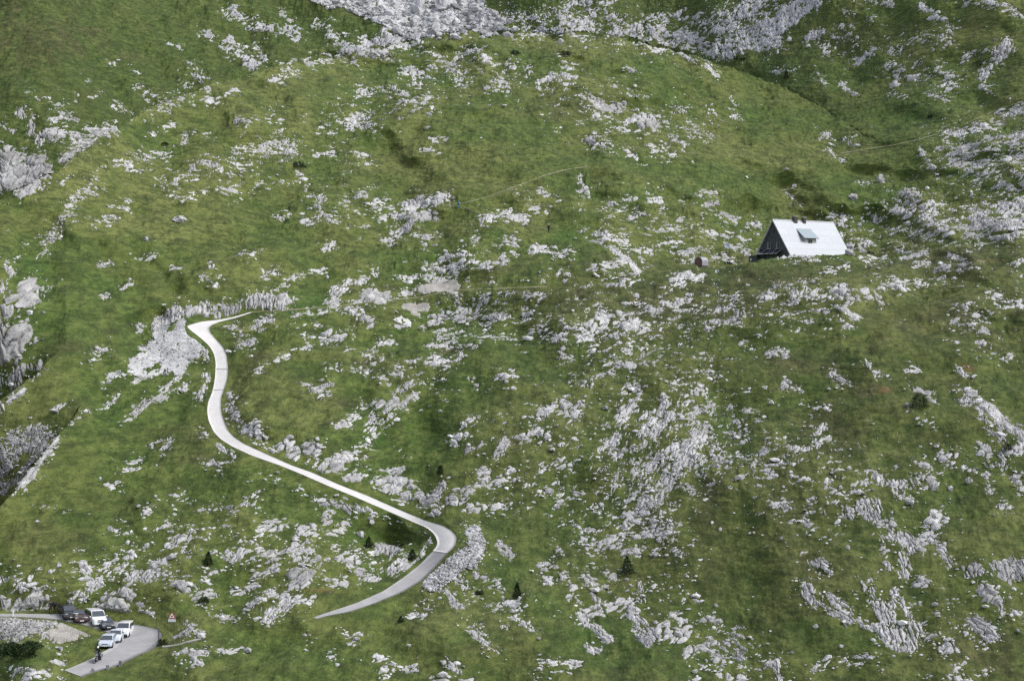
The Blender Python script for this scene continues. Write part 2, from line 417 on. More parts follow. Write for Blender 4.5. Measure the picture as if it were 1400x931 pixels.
# ------------------------------------------------------------------ mesh helpers
def mesh_np(name, verts, faces, mat=None, smooth=True, parent=None):
    """faces: (n,4) or (n,3) integer array"""
    me = bpy.data.meshes.new(name)
    verts = np.asarray(verts, np.float32); faces = np.asarray(faces, np.int32)
    k = faces.shape[1]; n = len(faces)
    me.vertices.add(len(verts)); me.vertices.foreach_set('co', verts.ravel())
    me.loops.add(n*k); me.loops.foreach_set('vertex_index', faces.ravel())
    me.polygons.add(n); me.polygons.foreach_set('loop_start', np.arange(0, n*k, k, dtype=np.int32))
    me.polygons.foreach_set('use_smooth', np.full(n, smooth))
    me.update(calc_edges=True); me.validate()
    if mat: me.materials.append(mat)
    o = bpy.data.objects.new(name, me); COL.objects.link(o)
    if parent: o.parent = parent
    return o
def tag(o, label=None, cat=None, group=None, kind=None):
    if label: o['label'] = label
    if cat: o['category'] = cat
    if group: o['group'] = group
    if kind: o['kind'] = kind
    return o
def empty(name, loc, label, cat, group=None, rz=0):
    e = bpy.data.objects.new(name, None); e.location = loc; e.rotation_euler = (0, 0, rz); COL.objects.link(e)
    e.empty_display_size = .2
    return tag(e, label, cat, group)
class MB:
    """collects boxes, lofts and tubes into one mesh"""
    def __init__(s): s.bm = bmesh.new()
    def box(s, c, d, rot=None, bev=0):
        r = bmesh.ops.create_cube(s.bm, size=1.0)
        mt = Matrix.Translation(c) @ (rot if rot is not None else Matrix.Identity(4)) @ Matrix.Diagonal((*d, 1))
        bmesh.ops.transform(s.bm, matrix=mt, verts=r['verts'])
        if bev:
            eds = list({e for v in r['verts'] for e in v.link_edges})
            bmesh.ops.bevel(s.bm, geom=eds, offset=bev, segments=2, affect='EDGES')
        return s
    def cyl(s, p0, p1, r0, r1=None, n=10):
        r1 = r0 if r1 is None else r1
        p0 = Vector(p0); p1 = Vector(p1); d = p1-p0
        r = bmesh.ops.create_cone(s.bm, cap_ends=True, segments=n, radius1=r0, radius2=max(r1, 1e-4), depth=d.length)
        q = d.to_track_quat('Z', 'Y').to_matrix().to_4x4()
        bmesh.ops.transform(s.bm, matrix=Matrix.Translation((p0+p1)/2) @ q, verts=r['verts'])
        return s
    def ball(s, c, d, n=10):
        r = bmesh.ops.create_uvsphere(s.bm, u_segments=n, v_segments=max(6, n//2+2), radius=.5)
        bmesh.ops.transform(s.bm, matrix=Matrix.Translation(c) @ Matrix.Diagonal((*d, 1)), verts=r['verts']); return s
    def ring(s, c, ax, R0, r, n=18, m=6):
        ax = Vector(ax).normalized(); q = ax.to_track_quat('Z', 'Y').to_matrix()
        vs = []
        for i in range(n):
            a = 2*math.pi*i/n
            row = []
            for j in range(m):
                b = 2*math.pi*j/m
                p = Vector(((R0+r*math.cos(b))*math.cos(a), (R0+r*math.cos(b))*math.sin(a), r*math.sin(b)))
                row.append(s.bm.verts.new(Vector(c)+q @ p))
            vs.append(row)
        for i in range(n):
            for j in range(m):
                s.bm.faces.new((vs[i][j], vs[(i+1) % n][j], vs[(i+1) % n][(j+1) % m], vs[i][(j+1) % m]))
        return s
    def face(s, pts):
        s.bm.faces.new([s.bm.verts.new(p) for p in pts]); return s
    def slab(s, pts, n, t):
        """a flat polygon given thickness t along n"""
        n = Vector(n).normalized()*t
        a = [s.bm.verts.new(Vector(p)) for p in pts]; b = [s.bm.verts.new(Vector(p)+n) for p in pts]
        s.bm.faces.new(a[::-1]); s.bm.faces.new(b)
        for i in range(len(a)):
            k = (i+1) % len(a); s.bm.faces.new((a[i], a[k], b[k], b[i]))
        return s
    def loft(s, rings, caps=True):
        vs = [[s.bm.verts.new(p) for p in r] for r in rings]
        for i in range(len(vs)-1):
            n = len(vs[i])
            for j in range(n):
                s.bm.faces.new((vs[i][j], vs[i][(j+1) % n], vs[i+1][(j+1) % n], vs[i+1][j]))
        if caps: s.bm.faces.new(vs[0][::-1]); s.bm.faces.new(vs[-1])
        return s
    def build(s, name, mat, parent=None, smooth=False, auto=None):
        bmesh.ops.recalc_face_normals(s.bm, faces=s.bm.faces)
        me = bpy.data.meshes.new(name); s.bm.to_mesh(me); s.bm.free()
        if smooth:
            me.polygons.foreach_set('use_smooth', np.ones(len(me.polygons), bool))
            if auto: me.set_sharp_from_angle(angle=R(auto))
        if mat: me.materials.append(mat)
        o = bpy.data.objects.new(name, me); COL.objects.link(o)
        if parent: o.parent = parent
        return o

# ------------------------------------------------------------------ the ground sheet
def blob(pts, soft=1.0):
    out = np.zeros((NU, NR))
    for (x, y, rx, ry, a) in pts:
        ju = np.abs(UU-x) < rx*2.4
        d = ((GU[ju]-x)/rx)**2 + ((GV[ju]-y)/ry)**2
        out[ju] = np.maximum(out[ju], a*np.exp(-d*1.2))
    return out
nz = fbm(QA/5, GY/10, 91, 4, .6); nz2 = fbm(QA/22, GY/50, 95, 3, .6)
LUSH = blob([(428, 412, 34, 14, 1), (545, 98, 46, 14, .9), (600, 108, 30, 8, .9), (880, 100, 40, 16, .7), (905, 130, 30, 22, .6), (700, 175, 60, 18, .5), (640, 185, 60, 14, .5), (1120, 160, 90, 22, .7), (1230, 160, 90, 30, .75), (1030, 160, 26, 30, .7), (1180, 90, 60, 26, .55),
 (160, 108, 50, 14, .9), (110, 95, 30, 16, .6), (315, 95, 18, 10, .9), (430, 40, 60, 18, .7), (520, 35, 40, 10, .8), (385, 55, 40, 8, .6), (800, 865, 60, 26, 1), (870, 895, 70, 20, 1), (735, 830, 40, 22, 1), (690, 780, 26, 40, .9), (675, 720, 30, 20, .6), (930, 910, 60, 18, .8),
 (40, 380, 30, 40, .6), (60, 395, 20, 18, .9), (160, 565, 40, 20, .7), (490, 600, 60, 16, .7), (500, 645, 30, 16, .8), (420, 505, 40, 10, .6), (615, 525, 60, 10, .6), (500, 735, 40, 10, .7), (500, 775, 14, 8, 1), (300, 770, 30, 24, .5), (250, 830, 40, 10, .5), (640, 870, 50, 12, .7), (440, 905, 40, 12, .7), (270, 900, 30, 14, .7),
 (770, 325, 24, 14, .8), (680, 320, 14, 8, .8), (860, 275, 30, 10, .6), (970, 235, 40, 16, .6), (1150, 255, 50, 14, .5), (1210, 265, 30, 10, .5), (1050, 245, 60, 14, .6), (580, 430, 26, 10, .6), (545, 455, 22, 6, .7), (1160, 490, 26, 10, .8), (1170, 455, 16, 10, .9), (985, 590, 14, 16, .7), (1020, 620, 16, 8, .7), (1060, 470, 60, 12, .4),
 (1340, 790, 60, 30, .5), (1250, 805, 26, 14, .7), (1180, 880, 60, 20, .7), (1100, 860, 50, 20, .6), (760, 470, 40, 12, .4), (730, 510, 30, 16, .5), (560, 350, 80, 8, .6), (150, 880, 30, 6, .4), (40, 905, 40, 14, .5)])
LUSH = np.clip(LUSH*(1+.5*nz) + .35*sstep(.25, 1.0, nz2)*sstep(0, .8, nz), 0, 1)
HEATH = blob([(60, 60, 60, 40, .55), (20, 40, 40, 60, .4), (120, 42, 24, 6, .9), (70, 70, 40, 12, .6), (185, 78, 18, 6, .6), (780, 145, 60, 16, .6), (765, 158, 30, 8, .7), (900, 420, 120, 30, .55), (800, 402, 30, 8, 1), (790, 358, 20, 5, .9), (1340, 345, 60, 12, .6), (1290, 350, 50, 6, .9), (1250, 358, 30, 5, .9), (1050, 385, 60, 14, .6), (1330, 430, 60, 30, .35), (1250, 440, 40, 16, .5),
 (1150, 590, 90, 40, .5), (1240, 600, 60, 16, .6), (1100, 500, 60, 14, .6), (1180, 530, 26, 8, .9), (1000, 700, 160, 60, .35), (900, 780, 100, 40, .5), (1100, 780, 60, 60, .35), (480, 395, 20, 8, .8), (530, 395, 30, 6, .7), (500, 490, 22, 8, .8), (360, 490, 20, 6, .8), (470, 550, 30, 8, .8), (300, 420, 60, 10, .3), (250, 600, 60, 20, .5), (270, 625, 40, 12, .6), (100, 470, 60, 20, .5), (60, 740, 60, 14, .6), (80, 730, 40, 10, .7), (150, 690, 70, 16, .35),
 (620, 480, 24, 6, .9), (560, 520, 40, 10, .4), (700, 600, 30, 30, .35), (1010, 350, 20, 5, .5), (1170, 60, 90, 30, .45), (1230, 45, 60, 20, .4), (680, 370, 30, 6, .9), (1365, 450, 40, 20, .4), (1330, 890, 60, 30, .4), (100, 560, 60, 20, .45), (520, 65, 30, 8, .3), (880, 455, 60, 12, .4), (1120, 150, 40, 12, .4), (660, 885, 60, 10, .35)])
HEATH = np.clip(HEATH*(1+.9*nz) + .5*sstep(.5, 1.3, fbm(QA/9, GY/17, 99, 3)) , 0, 1)*(1-.6*LUSH)
RUST = blob([(440, 808, 24, 3, .9), (1325, 500, 14, 6, .8), (1300, 492, 10, 4, .6), (1210, 528, 10, 4, .9), (1352, 353, 14, 4, .6), (870, 405, 10, 4, .5), (910, 452, 8, 3, .6), (735, 450, 10, 3, .4), (845, 449, 6, 2, .6)])*np.clip(.6+.8*nz, 0, 1)
gwx = 6*fbm(GX/40, GY/70, 821, 2)
ghh = fbm((GX+gwx)/26, GY/46, 801, 2, .5) + .8*fbm((GX+gwx)/10.5, GY/19, 805, 2, .5)
cv = .55*MED/(.62*.9) + 1.5*ghh + .25*nz
DRY = sstep(-.1, 1.3, cv)*.8*(1-LUSH)*(1-.6*far_k) + .25*sstep(.2, 1, fbm(QA/7, GY/14, 131, 3))
LUSH = np.clip(LUSH + .45*sstep(.2, 1.4, -cv), 0, 1)
R1V = u_interp(RIDGES[0][0], UU, 1)
far_left = (sstep(2, -2, GV-R1V[:, None])*sstep(1180, 1050, GU))*(~HID)
DRY = DRY*(1-.95*far_left) + .75*blob([(60, 262, 60, 14, 1), (130, 205, 50, 14, 1), (210, 155, 50, 12, 1), (300, 118, 60, 12, .9), (400, 98, 60, 10, .9), (500, 84, 60, 8, .6), (820, 62, 120, 10, .8), (930, 90, 60, 10, .7), (1080, 130, 60, 14, .6), (160, 230, 80, 20, .8), (60, 300, 60, 16, .8), (1000, 200, 40, 30, .6), (640, 55, 90, 8, .7), (1330, 405, 60, 10, .4), (1290, 360, 60, 10, .4)])*(1+.4*nz)*(1-far_left)
HEATH = np.clip(HEATH+.38*far_left*(.7+.6*sstep(-.5, .8, nz)), 0, 1); LUSH = np.clip(LUSH + .55*far_left, 0, 1)
domem = sstep(345, 315, GV + 10*nz)*(1-far_left)
DRY = DRY + .26*domem*(.6+.5*nz)
lowr = sstep(600, 760, GU + .35*(GV-500) + 30*nz2)*sstep(338, 362, GV + 8*nz)
HEATH = np.clip(HEATH + .26*lowr*(.7+.8*sstep(-.4, .7, nz)) + .35*blob([(960, 385, 90, 22, .8), (1090, 372, 90, 16, .8), (1230, 362, 90, 14, 1), (1340, 350, 90, 20, 1), (1300, 440, 110, 30, .8), (1230, 520, 120, 30, .7), (1000, 420, 120, 16, .6), (560, 500, 120, 16, .5), (640, 400, 80, 8, .8)])*(1+.8*nz), 0, 1)
tone = np.stack([LUSH, HEATH, RUST, np.clip(DRY, 0, 1)], -1).astype(np.float32)
idx = np.arange(NU*NR).reshape(NU, NR)
gf = np.stack([idx[:-1, :-1], idx[1:, :-1], idx[1:, 1:], idx[:-1, 1:]], -1).reshape(-1, 4)
ground = mesh_np('ground', PF, gf, M['grass'])
tag(ground, kind='structure')
ca = ground.data.color_attributes.new('tone', 'FLOAT_COLOR', 'POINT')
ca.data.foreach_set('color', tone.reshape(-1))

# ------------------------------------------------------------------ roads
def strip(name, pairs, mat, lift, cross=7, step=2.5, rimd=.08):
    L = []; Rr = []
    for k in range(len(pairs)-1):
        (a0, b0), (a1, b1) = pairs[k], pairs[k+1]
        n = max(2, int(max(math.dist(a0, a1), math.dist(b0, b1))/step))
        for i in range(n + (k == len(pairs)-2)):
            t = i/n
            L.append((a0[0]+(a1[0]-a0[0])*t, a0[1]+(a1[1]-a0[1])*t)); Rr.append((b0[0]+(b1[0]-b0[0])*t, b0[1]+(b1[1]-b0[1])*t))
    # round the corners of the digitised edges
    L = np.array(L); Rr = np.array(Rr)
    for _ in range(3):
        L[1:-1] = .25*L[:-2]+.5*L[1:-1]+.25*L[2:]; Rr[1:-1] = .25*Rr[:-2]+.5*Rr[1:-1]+.25*Rr[2:]
    n = len(L); s = np.linspace(0, 1, cross)
    jl = .5*fbm(np.arange(n)*.31, np.zeros(n)+3, 7, 2); jr = .5*fbm(np.arange(n)*.31, np.zeros(n)+9, 8, 2)
    D = Rr-L; D /= np.linalg.norm(D, axis=1, keepdims=True)+1e-6
    L = L + D*jl[:, None]*.5; Rr = Rr + D*jr[:, None]*.5
    uv = L[:, None, :]*(1-s)[None, :, None] + Rr[:, None, :]*s[None, :, None]
    P = base(uv[..., 0].ravel(), uv[..., 1].ravel(), lift).reshape(n, cross, 3)
    ids = np.arange(n*cross).reshape(n, cross)
    f = np.stack([ids[:-1, :-1], ids[1:, :-1], ids[1:, 1:], ids[:-1, 1:]], -1).reshape(-1, 4)
    # a downturned edge all round, so the slab has thickness
    rim = np.concatenate([ids[:, 0], ids[-1, 1:], ids[-2::-1, -1], ids[0, -2:0:-1]])
    V = P.reshape(-1, 3); low = V[rim] - np.array([0, 0, rimd]); k = len(V); m = len(rim)
    g = np.array([[rim[i], rim[(i+1) % m], k+(i+1) % m, k+i] for i in range(m)])
    o = mesh_np(name, np.concatenate([V, low]), np.concatenate([f, g]), mat)
    return tag(o, kind='structure')
strip('concrete_road', CONCRETE, M['concrete'], .02)
strip('asphalt_road', ASPHALT, M['asphalt'], .02)
strip('asphalt_road', CARROAD, M['asphalt'], .02)
M['joint'] = road_mat('joint_filler', (.16, .155, .15), (.22, .215, .21), (.12, .12, .11))
for (a, b_) in (((295.4, 504.5), (311.6, 504.8)), ((291.3, 533.5), (307, 532.5)), ((592.3, 753), (611.3, 756))):
    strip('road_joint', [(a, b_), ((a[0]+.1, a[1]+.7), (b_[0]+.1, b_[1]+.7))], M['joint'], .045, 7, 2.5, .03)
for pts, w in TRAILS:
    pr = []
    for k, p in enumerate(pts):
        q0 = pts[max(0, k-1)]; q1 = pts[min(len(pts)-1, k+1)]
        d = Vector((q1[0]-q0[0], q1[1]-q0[1])).normalized()
        pr.append(((p[0]-d.y*w*.5, p[1]+d.x*w*.5), (p[0]+d.y*w*.5, p[1]-d.x*w*.5)))
    strip('footpath', pr, M['gravel'] if w > 2 else M['trail'], .05, 3, 3, .12)
